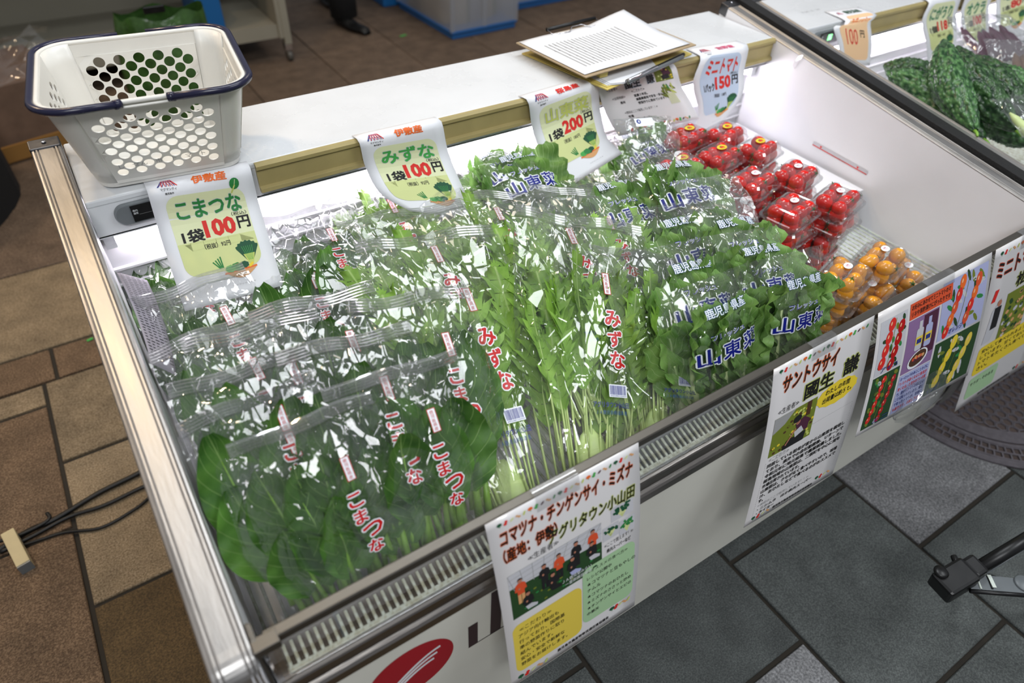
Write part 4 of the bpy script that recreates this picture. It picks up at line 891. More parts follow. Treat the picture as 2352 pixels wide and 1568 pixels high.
# perforated walls: flat wall panels with real round holes
def wall_with_holes(P00, P10, P11, P01, cols, rows, th, m, hole, margins):
    """bilinear panel, hexagonally staggered holes"""
    W_ = ((P10 - P00).length + (P11 - P01).length) / 2; H_ = ((P01 - P00).length + (P11 - P10).length) / 2
    ml, mr_, mb_, mt_ = margins; cw = (W_ - ml - mr_) / cols; chh = (H_ - mb_ - mt_) / rows
    vs = []; fs = []; idx = {}
    def V_(a, b):
        k = (round(a, 6), round(b, 6))
        if k not in idx: idx[k] = len(vs); vs.append((a, b))
        return idx[k]
    for j in range(rows + 1):
        for i in range(cols + 1):
            if (i + j) % 2: continue
            cx_, cy2 = ml + i * cw, mb_ + j * chh
            dia = [(1, 0), (0, 1), (-1, 0), (0, -1)]
            if 0 < i < cols and 0 < j < rows:
                n = 20; rim_ = []
                for k in range(n):
                    a = 2 * PI * k / n; c_, s_ = math.cos(a), math.sin(a); t_ = 1 / (abs(c_) / cw + abs(s_) / chh); rim_.append((cx_ + c_ * t_, cy2 + s_ * t_))
                for k in range(n):
                    k2 = (k + 1) % n; a0, a1 = 2 * PI * k / n, 2 * PI * k2 / n
                    fs.append([V_(*rim_[k]), V_(*rim_[k2]), V_(cx_ + hole * math.cos(a1), cy2 + hole * math.sin(a1)), V_(cx_ + hole * math.cos(a0), cy2 + hole * math.sin(a0))])
            else:
                pp = [(cx_ + dx_ * cw, cy2 + dy_ * chh) for dx_, dy_ in dia if 0 <= i + dx_ <= cols and 0 <= j + dy_ <= rows]
                if 0 < i < cols or 0 < j < rows: fs.append([V_(*p) for p in pp])
                else: fs.append([V_(cx_, cy2)] + [V_(*p) for p in pp])
    x0_, x1_, y0_, y1_ = ml, W_ - mr_, mb_, H_ - mt_
    for (a0, a1, b0_, b1_) in ((0, W_, 0, y0_), (0, W_, y1_, H_), (0, x0_, y0_, y1_), (x1_, W_, y0_, y1_)):
        fs.append([V_(a0, b0_), V_(a1, b0_), V_(a1, b1_), V_(a0, b1_)])
    out = []
    for a, b in vs:
        a /= W_; b /= H_; out.append(P00 * (1 - a) * (1 - b) + P10 * a * (1 - b) + P11 * a * b + P01 * (1 - a) * b)
    return out, fs
q = MB()
def corner_pts(z):
    cx_, cy2, w2, d2, r_ = brim(z); return cx_, cy2, w2, d2, r_
z0, z1 = HB + .012, HB + BH
A = corner_pts(z0); B = corner_pts(z1)
def P3(cx_, cy2, z): x_, y_ = rotb(cx_, cy2); return Vector((x_, y_, z))
sides = []
for (sx, sy) in ((0, -1), (1, 0), (0, 1), (-1, 0)):
    def ends(c, z):
        cx_, cy2, w2, d2, r_ = c
        if sy: a = (cx_ - sy * -1 * (w2 - r_), cy2 + sy * d2); b = (cx_ + sy * -1 * (w2 - r_), cy2 + sy * d2)
        else: a = (cx_ + sx * w2, cy2 - sx * (d2 - r_)); b = (cx_ + sx * w2, cy2 + sx * (d2 - r_))
        return P3(*a, z), P3(*b, z)
    a0, b0_ = ends(A, z0); a1, b1_ = ends(B, z1)
    if sy: vs, fs = wall_with_holes(a0, b0_, b1_, a1, 12, 11, 0, 'basket', .0078, (.002, .002, .010, .020))
    else: vs, fs = wall_with_holes(a0, b0_, b1_, a1, 8, 11, 0, 'basket', .0068, (.002, .002, .010, .020))
    q.add(vs, fs, 'basket')
# rounded corners + bottom
for (sx, sy, a0) in ((1, 1, 0), (-1, 1, 90), (-1, -1, 180), (1, -1, 270)):
    def f(i, j):
        z = z0 + (z1 - z0) * j; c = corner_pts(z); cx_, cy2, w2, d2, r_ = c; a = R(a0 + 90 * i)
        return P3(cx_ + sx * (w2 - r_) + r_ * math.cos(a), cy2 + sy * (d2 - r_) + r_ * math.sin(a), z)
    q.grid(f, 8, 6, 'basket')
def bottom_ring(z, sh): 
    cx_, cy2, w2, d2, r_ = corner_pts(z0); return [P3(x_, y_, z) for x_, y_ in rrect(2 * (w2 - sh), 2 * (d2 - sh), max(.01, r_ - sh), 8, cx_ - w2 + sh, cy2 - d2 + sh)]
r0, r1, r2 = bottom_ring(z0, 0), bottom_ring(HB + .004, .003), bottom_ring(HB + .0012, .010)
n = len(r0); q.add(r0 + r1 + r2, [(i, (i + 1) % n, n + (i + 1) % n, n + i) for i in range(n)] + [(n + i, n + (i + 1) % n, 2 * n + (i + 1) % n, 2 * n + i) for i in range(n)] + [tuple(range(2 * n, 3 * n))], 'basket')
body = q.build('basket_body', t, recalc=True, solid=.0018)
q = MB()   # rolled rim
def rim_at(off, z, rr_, m, s0=0, s1=1, sub=None):
    cx_, cy2, w2, d2, r_ = corner_pts(z1); pts = [P3(x_, y_, z) for x_, y_ in rrect(2 * (w2 + off), 2 * (d2 + off), r_ + off, 10, cx_ - w2 - off, cy2 - d2 - off)]
    return pts
q.tube(rim_at(.002, z1, .003, 'basket'), .0035, 'basket', 8, closed=True); q.tube(rim_at(.005, z1 - .006, .003, 'basket'), .002, 'basket', 6, closed=True); q.build('rim', t)
ring = rim_at(.0095, z1 + .001, .005, 'navy'); n = len(ring)
# two handles folded down around the rim; gaps at the middle of front and back
cx_, cy2, w2, d2, r_ = corner_pts(z1)
def handle(side):
    pts = []
    gf = -.025; 
    if side < 0: xs = [(cx_ - .030, cy2 - d2 - .0095)]
    full = [(x_, y_) for x_, y_ in rrect(2 * (w2 + .0095), 2 * (d2 + .0095), r_ + .0095, 10, cx_ - w2 - .0095, cy2 - d2 - .0095)]
    sel = [p for p in full if (p[0] - cx_) * side > 0]
    sel.sort(key=lambda p: math.atan2((p[1] - cy2), side * (p[0] - cx_)))
    f0 = (cx_ + side * (.030 if side > 0 else .036), cy2 - d2 - .0095); f1 = (cx_ + side * .02, cy2 + d2 + .0095)
    lst = [f0] + sel + [f1]
    q = MB(); q.tube([P3(*p, z1 + .0005) for p in lst], .0052, 'navy', 10)
    e = P3(*f0, z1 + .0005); hb = q.build('handle', t); q2 = MB(); q2.tube([e + Vector((-side * .004, .004, -.001)), e + Vector((side * .004, .0005, 0))], .0062, 'navy', 12); q2.build('hinge_knob', hb)
handle(-1); handle(1)
# pencilled name on a folded slip inside the front wall shows through the holes; written lightly on the plastic
fa, fb = rotb(.131 - .07, .744 - .082), rotb(.131 + .075, .744 - .082)
pr = Print(); pr.text('し　ぜん　市　ト　マ　ト', 0, 0, 120, 9, 'grayink', 2, -.012)
cA, cB = corner_pts(z0), corner_pts(z1)
def bfront(u, v, w_):
    f = (.045 - v - .012) / BH + .10; z = HB + BH * f; c = corner_pts(z); x_ = .131 - .062 + u; y_ = c[1] - c[3]; p = P3(x_, y_, z); return p + Vector((0, -w_ - .0002, 0))
pr.build('pencil_writing', bfront, t)

# ------------------------------------------------------------------ clipboards, papers, pen on the ledge
def slab(pts, z, th, m, rc=.006):
    q = MB(); poly = [(p[0], p[1]) for p in pts]; q.extr(poly, 2, z, z + th, m); return q
def quadpts(px, z): return [onz(u, v, z) for u, v in px]
zc = HB + .002
t = thing('clipboard', 'lower clipboard in yellow board, turned under the top one', 'clipboard', (1.1, .78, HB), 'clipboards stacked on the ledge')
q4 = quadpts([(1198, 121), (1395, 205), (1590, 122), (1420, 60)], HB + .004); q = slab([(p.x, p.y) for p in q4], HB + .0006, .003, 'ylwboard'); q.build('board', t, recalc=True, bevel=.001)
q4 = quadpts([(1212, 124), (1395, 199), (1560, 128), (1420, 66)], HB + .006)
q = slab([(p.x, p.y) for p in q4], HB + .0038, .0012, 'ylwboard'); q.build('folder', t, recalc=True)
e0, e1 = onz(1440, 187, HB + .011), onz(1570, 125, HB + .011)
q = MB(); q.tube([e0, e1], .0042, 'black', 8); q.build('clip', t)
o = MB(); o.tube([e0 + Vector((.0, -.004, .001)), e0 * .55 + e1 * .45 + Vector((0, -.004, .001))], .0052, 'chrome', 10); o.build('clip_cover', t)
t = thing('paper_stack', 'folded white papers sticking out between the two clipboards', 'paper', (1.0, .72, HB + .0105))
a4 = [(1350, 168), (1395, 190), (1435, 186), (1500, 150), (1470, 110), (1380, 130)]
for k in range(3):
    q4 = quadpts([(u + k * 4, v - k * 2) for u, v in a4], HB + .011 + .001 * k); q = slab([(p.x, p.y) for p in q4], HB + .0053 + .0012 * k, .0005, 'paper'); q.build('sheet', t, recalc=True)
top = [(1184, 93), (1346, 171), (1600, 98), (1530, 60), (1455, 45)]; zt_ = HB + .030
t = thing('clipboard', 'top clipboard holding a white sheet with grey printed rows', 'clipboard', (1.05, .8, HB + .01), 'clipboards stacked on the ledge')
C0, C1, C2 = onz(1185, 96, zt_), onz(1346, 176, zt_), onz(1600, 101, zt_); C3 = C0 + (C2 - C1)
ux = (C1 - C0); uy = (C2 - C1)
print('clipboard', ux.length, uy.length, C0, C3)
bd = [C0, C1, C2, C3]
q = slab([(p.x, p.y) for p in bd], zt_ - .004, .0028, 'cardboard'); 
brd = q.build('board', t, recalc=True, bevel=.001)
for p in (C0 + ux * .2 + uy * .2, C1 * .8 + C2 * .2 - ux * .1, C2 - ux * .2 - uy * .2): 
    q = MB(); q.box(p.x - .01, p.x + .01, p.y - .008, p.y + .008, HB + .0102, zt_ - .004, 'ylwboard'); q.build('spacer_pad', t)
def pap(u, v, w_=0):  # u along C0->C1 (down the sheet), v along C1->C2 in metres
    a = u / ux.length; b = v / uy.length; p = C0 + ux * a + uy * b
    lift = .020 * max(0, b - .62) * max(0, .55 - a) * 4 + .0012 * math.sin(9 * b)
    return Vector((p.x, p.y, zt_ + .0002 + w_ + lift))
q = MB(); q.grid(lambda i, j: pap(.006 + i * (ux.length - .014), .004 + j * (uy.length - .016)), 14, 14, 'paper', True, flip=True); q.build('paper', t, solid=.0003)
pr = Print(); L1, L2 = ux.length * 1000, uy.length * 1000
for k in range(20): pr.rect(L1 * .24, L2 * (.10 + .033 * k), L1 * .60, L2 * .012, 'grayink', 1)
g = random.Random(4)
for k in range(60): a_ = L1 * (.26 + .5 * g.random()); b_ = L2 * (.10 + .033 * g.randrange(20)); pr.rect(a_, b_ - .5, g.uniform(3, 9), 1.2, 'ink', 2)
pr.build('printed_rows', lambda u, v, w_: pap(u, v, w_), t, cu=25, cv=40)
k0, k1 = C0 * .74 + C3 * .26, C0 * .50 + C3 * .50
k0 = onz(1256, 68, zt_ + .006); k1 = onz(1366, 42, zt_ + .006)
q = MB(); q.tube([k0, k1], .0045, 'black', 8); q.build('clip', t)
dn = ux.normalized()
q = MB(); q.tube([k0 + dn * .002, k0 + dn * .022 - Vector((0, 0, .005)), k0 * .68 + k1 * .32 + dn * .026 - Vector((0, 0, .005)), k0 * .55 + k1 * .45 + dn * .010 - Vector((0, 0, .002)), k0 * .35 + k1 * .65 + dn * .010 - Vector((0, 0, .002)), k0 * .25 + k1 * .75 + dn * .026 - Vector((0, 0, .005)), k1 + dn * .024 - Vector((0, 0, .005)), k1 + dn * .002], .0011, 'chrome', 6); q.build('wire_lever', t)
t = thing('pen', 'slim dark pen with a chrome clip beside the lower clipboard', 'pen', tuple(onz(1440, 190, HB + .02)))
pe0, pe1 = onz(1443, 188, HB + .022), onz(1568, 131, HB + .022)
q = MB(); q.tube([pe0, pe1], [.004, .0042], 'grey', 10); q.build('barrel', t)
q = MB(); q.tube([pe0 + Vector((0, -.001, .004)), pe0 * .5 + pe1 * .5 + Vector((0, -.001, .005))], .0024, 'chrome', 8); q.build('pocket_clip', t)

exec_marker = 1
# ================================================================== PRODUCE
def rnd(a, b): return random.uniform(a, b)
# ---- leaf meshes (origin at stem foot, +Y along the leaf, +Z towards the viewer)
def komatsuna_leaf(seed, SL=.12, BL=.15, BW=.052, curl=.018):
    g = random.Random(seed); q = MB(); nu, nv = 12, 18; bend = g.uniform(-.02, .03); ph = g.uniform(0, 6)
    def wid(b): return BW * (math.sin(PI * min(1, (b * .93 + .035)) ** .78)) ** .72
    def P(i, j):
        a = 2 * i - 1; b = j; x = a * wid(b); y = SL + BL * b
        z = curl * abs(a) ** 1.6 * (1 - .4 * b) + bend * b * b - .01 * b + .003 * math.sin(ph + 7 * b + 2.2 * a) + .0035 * abs(a) ** 3 * math.sin(ph + 21 * b)
        return (x, y, z)
    q.grid(P, nu, nv, 'k_leaf'); uv = [((2 * i / nu - 1), j / nv) for j in range(nv + 1) for i in range(nu + 1)]
    k = len(q.v); pts = [(0, 0, -.004), (0, SL * .4, -.003), (0, SL * .8, -.002), (0, SL + .012, -.001), (0, SL + BL * .35, bend * .12 - .0035), (0, SL + BL * .75, bend * .55 - .0075)]
    q.tube(pts, [.0065, .0052, .0042, .0036, .0020, .0006], 'stem_k', 7); uv += [(.0, .5)] * (len(q.v) - k)
    o = q.build('leaf', None, uv=uv); return o
def santou_leaf(seed, SL=.05, BL=.20, BW=.050):
    g = random.Random(seed); q = MB(); nu, nv = 14, 26; ph = g.uniform(0, 6); bend = g.uniform(-.01, .02)
    def wid(b): return BW * (.30 + .70 * min(1, b * 1.7) ** .8) * (1 - max(0, b - .72) ** 2 * 7.5) ** .5
    def P(i, j):
        a = 2 * i - 1; b = j; w_ = wid(b); x = a * w_ * (1 + .07 * math.sin(38 * b + ph) * abs(a)); y = SL + BL * b
        z = .016 * abs(a) ** 1.5 + bend * b * b + .007 * abs(a) ** 2.2 * math.sin(30 * b + ph + a) + .0035 * math.sin(19 * b + 4 * a + ph)
        if b > .9: y += .003 * math.sin(9 * a + ph)
        return (x, y, z)
    q.grid(P, nu, nv, 's_leaf'); uv = [((2 * i / nu - 1), j / nv) for j in range(nv + 1) for i in range(nu + 1)]
    k = len(q.v); pts = [(0, 0, -.003), (0, SL, -.002), (0, SL + BL * .4, bend * .16 - .002), (0, SL + BL * .8, bend * .64 - .004)]
    q.tube(pts, [.010, .0085, .0045, .001], 'stem_s', 7); uv += [(0, .5)] * (len(q.v) - k)
    return q.build('leaf', None, uv=uv)
def mizuna_leaf(seed, SL=.17, BL=.16, BW=.026):
    g = random.Random(seed); q = MB(); vs = []; fs = []; uv = []; n = 9; bx = g.uniform(-.02, .02); bz = g.uniform(-.01, .02); ph = g.uniform(0, 6)
    def mid(b): return Vector((bx * b * b, SL + BL * b, bz * b * b + .004 * math.sin(5 * b + ph)))
    def vtx(p, a, b): vs.append(tuple(p)); uv.append((a, b)); return len(vs) - 1
    def wd(b): return BW * (.30 + .9 * math.sin(PI * min(1, b * .82 + .10)))
    m = [mid(k / n) for k in range(n + 1)]
    for k in range(n):
        b0, b1 = k / n, (k + 1) / n; c0 = vtx(m[k], 0, b0); c1 = vtx(m[k + 1], 0, b1)
        for s_ in (-1, 1):
            w_ = wd(b0) * g.uniform(.75, 1.2); ww = .0045 + .010 * b0 + (.006 if b0 > .45 else 0)
            i0 = vtx(m[k] + Vector((s_ * ww, .001, .001)), s_ * .3, b0); i1 = vtx(m[k + 1] + Vector((s_ * ww * .9, -.001, .001)), s_ * .3, b1)
            t1 = vtx(m[k] + Vector((s_ * w_ * .80, .013 + .2 * w_, .004 + g.uniform(-.004, .006))), s_ * .8, b0)
            t2 = vtx(m[k] + Vector((s_ * w_, .022 + .35 * w_, .003 + g.uniform(-.005, .008))), s_, b1)
            t3 = vtx(m[k] + Vector((s_ * w_ * .62, .0175 + .3 * w_, .002)), s_ * .6, b1)
            t4 = vtx(m[k] + Vector((s_ * w_ * .72, .030 + .2 * w_, .003 + g.uniform(-.004, .006))), s_ * .7, b1)
            for f in ((c0, i0, i1, c1), (i0, t1, t3, i1), (t1, t2, t3), (t3, t4, i1)): fs.append(f if s_ < 0 else f[::-1])
    e = m[n]; a0 = vtx(e, 0, 1)
    for k in range(5):
        an = R(20 + 35 * k); 
        p = e + Vector((math.cos(an) * .011, math.sin(an) * (.016 if k == 2 else .011), .002)); pa_ = e + Vector((math.cos(an - .4) * .006, math.sin(an - .4) * .006, .001)); pb2 = e + Vector((math.cos(an + .4) * .006, math.sin(an + .4) * .006, .001))
        fs.append((a0, vtx(pa_, .2, .95), vtx(p, .4, 1), vtx(pb2, .2, .95)))
    q.add(vs, fs, 'm_leaf', True)
    k = len(q.v); q.tube([(0, 0, -.001), (0, SL * .5, -.001), (0, SL, 0)] + [tuple(mid(x_) - Vector((0, 0, .0008))) for x_ in (.35, .7)], [.0024, .0021, .0017, .0011, .0005], 'stem', 6); uv += [(0, .5)] * (len(q.v) - k)
    return q.build('leaf', None, uv=uv)
KL = [komatsuna_leaf(k, SL=rnd(.09, .13), BL=rnd(.13, .165), BW=rnd(.042, .056)) for k in range(6)]
SL_ = [santou_leaf(k + 20, SL=rnd(.02, .05), BL=rnd(.18, .215), BW=rnd(.036, .048)) for k in range(5)]
ML = [mizuna_leaf(k + 40, SL=rnd(.09, .17), BL=rnd(.15, .22), BW=rnd(.028, .042)) for k in range(7)]
for o in KL + SL_ + ML: COL.objects.unlink(o)

def bag_film(W, L, T, seed, npts=210, amp=.0055, root_w=.72, belly=.35, name='film', mtl='film'):
    """pillow of crumpled film: random facets between creases; returns (object, height function)"""
    g = random.Random(seed)
    def half(v):   # half width
        return W / 2 * (root_w + (1 - root_w) * min(1, max(0, v) / (L * .45)) ** .8)
    def h(u, v):
        a = max(0, 1 - (u / half(v)) ** 2) ** .55; b = v / L
        s_ = min(1, (b + .04) / .14) ** .6 * (1 - max(0, (b - belly) / (1.02 - belly)) ** 2.2)
        return T * a * max(0.02, s_)
    pts = []; nb = 26
    out = []
    for i in range(nb): v = L * i / nb; out.append((-half(v), v))
    out = [(-half(L * i / nb), L * i / nb) for i in range(nb + 1)]; outr = [(half(L * i / nb), L * i / nb) for i in range(nb, -1, -1)]
    topm = [(-W / 2 + W * i / 10, L) for i in range(1, 10)]; botm = [(half(0) - 2 * half(0) * i / 8, 0) for i in range(1, 8)]
    bnd = out + topm + outr + botm; NBD = len(bnd)
    vs2 = [Vector((p[0], p[1] * .62)) for p in bnd]   # squeezed along the length: facets come out long
    for k in range(npts):
        v = L * (1 - g.random() ** 1.25 * .97) if g.random() < .6 else L * g.uniform(.03, .97)
        u = half(v) * g.uniform(-.96, .96); vs2.append(Vector((u, v * .62)))
    r_ = geometry.delaunay_2d_cdt(vs2, [(i, (i + 1) % NBD) for i in range(NBD)], [], 1, 1e-6)
    vo, fo = r_[0], r_[2]
    me_v = []; hs = {}
    def side(sg, off):
        out_ = []
        for p in vo:
            u, v = p.x, p.y / .62; b = v / L; edge_ = min(half(v) - abs(u), v, L - v)
            a = amp * (.7 + 2.2 * max(0, b - .55)) * min(1, edge_ / .012)
            z = (h(u, v) * (1 if sg > 0 else .55) + g.uniform(-a * .35, a)) * sg
            if edge_ < 1e-4: z = .0018 * math.sin(u * 160 + v * 90 + seed) * (1 if b > .5 else .3)
            out_.append((u, v, z))
        return out_
    q = MB(); F = side(1, 0); B_ = side(-1, 0)
    q.add(F, [tuple(f) for f in fo], mtl, True); q.add([(x, y, z - .0002) for x, y, z in B_], [tuple(f[::-1]) for f in fo], mtl, True)
    q.sm = [g.random() > .22 for _ in q.sm]
    return q.build(name, None), h, half
def seal_band(W, L, seed, back=True):
    q = MB(); g = random.Random(seed); ph = g.uniform(0, 6); n = 5
    def P(i, j):
        u = -W / 2 + W * i; v = L - .002 + .021 * j + .0022 * math.sin(9 * i + ph)
        return (u, v, .0035 * math.sin(11 * i + ph) + .0016 * (1 if int(j * 2 * n + .001) % 2 else -1) + (.0015 * math.sin(u * 900) if j > .98 else 0))
    q.grid(P, 26, 2 * n, 'sealf', False); return q.build('seal', None)
def surf_of(h, half, lift=.0055):
    """print surface: u in metres from the left edge centre, v DOWN from vtop"""
    def mk(u0, vtop):
        return lambda u, v, w_: Vector((u0 + u, vtop - v, h(u0 + u, vtop - v) + lift + w_))
    return mk
def origin_label(pr, x, y, s=1.):
    pr.rr(x, y, 11 * s, 34 * s, .6 * s, 'bagred', 1).rr(x + .9 * s, y + .9 * s, 9.2 * s, 32.2 * s, .4 * s, 'bagwhite', 2)
    pr.vtext('鹿児島県産', x + 2.6 * s, y + 2.6 * s, 5.2 * s, 6.0 * s, 'bagred', 3, .0)
def barcode(pr, x, y, w_, h):
    pr.rr(x, y, w_, h, 1, 'bagwhite', 2); g = random.Random(9); xx = x + 1.5
    while xx < x + w_ - 2: b = g.choice((.35, .6, .9)); pr.rect(xx, y + 1.5, b, h - 5, 'bagblue', 3); xx += b + g.choice((.4, .6))
    pr.text('4902480245059', x + 1.5, y + h - 2.8, w_ - 3, 1.9, 'bagblue', 3, 0)
PROTO = {}
def make_bag(kind, var):
    """one bag built at the origin: root at 0, +Y to the sealed mouth, +Z outwards"""
    name = dict(k='komatsuna_bag', m='mizuna_bag', s='shandong_greens_bag')[kind]
    root = bpy.data.objects.new(name, None); COL.objects.link(root); root.empty_display_size = .02
    g = random.Random(100 * 'kms'.index(kind) + var); seed = var * 13 + 'kms'.index(kind)
    def put(src, x, y, z, rz, rx, ry, s_):
        o = src.copy(); COL.objects.link(o); o.parent = root; o.location = (x, y, z); o.rotation_euler = (rx, ry, rz); o.scale = (s_, s_, s_); o.name = 'leaf'
    if kind == 'k':
        W, L, T = .180, .300, .040; n = 10
        for k in range(n):
            f = (k % 5) / 4 - .5 + g.uniform(-.07, .07); lay = k // 5
            put(KL[(k + var) % 6], f * .064, g.uniform(.015, .050) - (.035 if lay else 0), -.006 + .016 * lay + g.uniform(-.002, .003), -f * .26, g.uniform(-.04, .06), g.uniform(-.35, .35), g.uniform(.82, .98))
        fo, h, half = bag_film(W, L, T, seed, 80, amp=.0035)
        fo.parent = root; sb = seal_band(W * .96, L, seed); sb.parent = root
        pr = Print(); mk = surf_of(h, half)
        origin_label(pr, 112, 0, 1.); o = pr.build('origin_label', mk(-W / 2, .250), None, cu=18, cv=18); o.parent = root; pr = Print()
        for i, c in enumerate('こまつな'): pr.text(c, 103 + 2.5 * i + (1, -1)[i % 2], 52 + 25 * i, None, 19, 'bagred', 3, .035, halo='bagwhite', hw=.055)
        prs = (('name_print', pr),)
        for nm_, p_ in prs: o = p_.build(nm_, mk(-W / 2, .250), None, cu=18, cv=18); o.parent = root
    elif kind == 'm':
        W, L, T = .232, .385, .037; n = 32
        for k in range(n):
            f = g.uniform(-.5, .5); lay = k / n
            put(ML[(k + var) % 7], f * .105, g.uniform(-.035, .03), -.010 + .026 * lay, -f * .34, g.uniform(-.03, .04), g.uniform(-.7, .7), g.uniform(.80, .95))
        q = MB()
        q.lathe([(.004, -.004), (.016, 0), (.021, .012), (.020, .03), (.014, .055), (.004, .07)], 'stem', (0, 0, 0), 14, 1.3, .55); cr = q.build('root_bunch', None); cr.rotation_euler = (-PI / 2, 0, 0); cr.location = (0, .006, 0); cr.parent = root
        fo, h, half = bag_film(W, L, T, seed, 95, amp=.0038, root_w=.62); fo.parent = root; sb = seal_band(W * .96, L, seed); sb.parent = root
        pr = Print(); mk = surf_of(h, half)
        origin_label(pr, 132, 0, 1.05); o = pr.build('origin_label', mk(-W / 2, .300), None, cu=18, cv=18); o.parent = root; pr = Print()
        for i, c in enumerate('みずな'): pr.text(c, 128 + 2 * i, 62 + 31 * i, None, 24, 'bagred', 3, .035, halo='bagwhite', hw=.055)
        o = pr.build('name_print', mk(-W / 2, .300), None, cu=18, cv=18); o.parent = root; pr = Print()
        barcode(pr, 126, 172, 30, 18); o = pr.build('barcode', mk(-W / 2, .300), None, cu=18, cv=18); o.parent = root; pr = Print(); pr.text('アグリタウン小山田', 100, 197, 58, 8, 'bagblue', 3, .02).text('ＪＡ鹿児島県経済連', 104, 209, 50, 6, 'bagteal', 3, .0)
        o = pr.build('grower_print', mk(-W / 2, .300), None, cu=18, cv=18); o.parent = root
    else:
        W, L, T = .172, .280, .040; n = 12
        for k in range(n):
            f = (k % 4) / 3 - .5 + g.uniform(-.1, .1); lay = k / n
            put(SL_[(k + var) % 5], f * .085, g.uniform(-.015, .035), -.010 + .026 * lay, -f * .20, g.uniform(-.03, .04), g.uniform(-.5, .5), g.uniform(.88, 1.0))
        fo, h, half = bag_film(W, L, T, seed, 60, amp=.0024, root_w=.80, belly=.6); fo.parent = root
        pr = Print(); mk = surf_of(h, half, .0045)
        pr.text('鹿児島県産', 50, -2, 80, 17, 'bagwhite', 3, .018, halo='bagteal', hw=.034)
        o = pr.build('origin_print', mk(-W / 2, .238), None, cu=16, cv=16); o.parent = root; pr = Print()
        pr.text('フレッシュ', 50, 44, 66, 12, 'bagwhite', 3, .055).text('フレッシュ', 50, 44, 66, 12, 'bagblue', 4, .01)
        o = pr.build('fresh_print', mk(-W / 2, .238), None, cu=16, cv=16); o.parent = root; pr = Print()
        for i, c in enumerate('山東菜'): pr.text(c, 28 + 42 * i, 68 - 2 * i, 34, 32, 'bagblue', 3, .03, halo='bagwhite', hw=.05)
        o = pr.build('name_print', mk(-W / 2, .238), None, cu=16, cv=16); o.parent = root
    return root, L, W
def get_bag(kind, var):
    if (kind, var) not in PROTO: r_ = make_bag(kind, var); PROTO[(kind, var)] = r_; return r_
    r_ = PROTO[(kind, var)]; return (copy_tree(r_[0]), r_[1], r_[2])
GRP = dict(k='bags of komatsuna in the display fridge', m='bags of mizuna in the display fridge', s='bags of Shandong greens in the display fridge')
def place_bag(kind, var, top, zt, tilt, lean, label, sc=1., roll=0., root=None):
    r_, L, W = get_bag(kind, var); T_ = onz(top[0], top[1], zt)
    dirv = Vector((math.sin(R(lean)), math.cos(R(lean)) * math.cos(R(tilt)), math.cos(R(lean)) * math.sin(R(tilt)))).normalized()
    half_ = W * sc * .5; T_.x = max(T_.x, half_ + .004)
    P0 = T_ - dirv * L * sc; P0.x = max(P0.x, half_ * .8 + .004)
    if P0.y < .046: P0 = T_ - dirv * ((T_.y - .046) / dirv.y); P0.x = max(P0.x, half_ * .8 + .004)
    if root is not None: P0 = Vector((root, .046, .560))
    dirv = (T_ - P0); sy = dirv.length / L; dirv.normalize()
    x = Vector((math.cos(R(roll)), 0, math.sin(R(roll)))); z = x.cross(dirv).normalized(); x = dirv.cross(z).normalized()
    m = Matrix((x, dirv, z)).transposed().to_4x4(); m.translation = P0
    r_.matrix_world = m @ Matrix.Diagonal((sc, sy, sc, 1))
    tag(r_, label, 'bag of greens', GRP[kind]); return r_
# --- komatsuna, front to back
place_bag('k', 0, (440, 990), .735, 36, 0, 'komatsuna bag in the front left corner against the steel rail', .95, root=0.092)
place_bag('k', 1, (700, 985), .765, 44, 9, 'big-leaved komatsuna bag at the front, its white label just left of centre', .95, root=0.125)
place_bag('k', 2, (905, 872), .765, 44, 9, 'komatsuna bag leaning at the front rail beside the mizuna, red lettering fully readable', root=0.225)
place_bag('k', 3, (556, 868), .755, 40, 3, 'komatsuna bag behind the two front left ones', .95)
place_bag('k', 0, (800, 800), .77, 40, 8, 'komatsuna bag directly behind the readable front one')
place_bag('k', 1, (945, 700), .77, 38, 10, 'komatsuna bag wedged against the left mizuna bag, dark leaf edge on its right')
place_bag('k', 2, (425, 800), .745, 36, -2, 'komatsuna bag along the left wall, below the lower corner of its price card', .95)
place_bag('k', 3, (585, 770), .755, 36, 3, 'komatsuna bag in the middle of the heap under the lower edge of its price card')
place_bag('k', 0, (725, 705), .755, 34, 6, 'komatsuna bag in the middle of the heap, right of the price card corner')
place_bag('k', 1, (365, 690), .72, 34, -3, 'komatsuna bag on the left wall beside the long edge of its price card', .95)
place_bag('k', 2, (520, 660), .66, 32, 2, 'komatsuna bag mostly covered by its price card')
place_bag('k', 3, (655, 590), .67, 30, 4, 'komatsuna bag right of its price card, label at mid height')
place_bag('k', 0, (330, 560), .66, 30, 0, 'rearmost komatsuna bag in the back left corner under the thermometer', .9)
place_bag('k', 1, (700, 500), .69, 24, 4, 'rearmost komatsuna bag below the olive rail beside the first price card', .95)
# --- mizuna
place_bag('m', 0, (1335, 520), .765, 27, 25, 'large mizuna bag at the front centre with fully readable red lettering', root=0.475)
place_bag('m', 1, (985, 560), .76, 24, 10, 'mizuna bag left of the large front one, pale stems fanned at the rail', root=0.350)
place_bag('m', 2, (1500, 600), .72, 28, 14, 'mizuna bag squeezed between the large mizuna bag and the Shandong greens', .98, root=0.600)
place_bag('m', 1, (1235, 455), .75, 22, 16, 'second-row mizuna bag behind the large front one')
place_bag('m', 2, (925, 500), .72, 22, 8, 'second-row mizuna bag behind the left front one')
place_bag('m', 0, (830, 400), .7, 30, 2, 'mizuna bag standing at the back below the olive rail', .92)
place_bag('m', 2, (1080, 425), .69, 20, 12, 'mizuna bag at the back under the tip of the mizuna price card', .95)
place_bag('m', 1, (1330, 440), .72, 22, 16, 'mizuna bag with a pointed corner below the Shandong greens price card', .9)
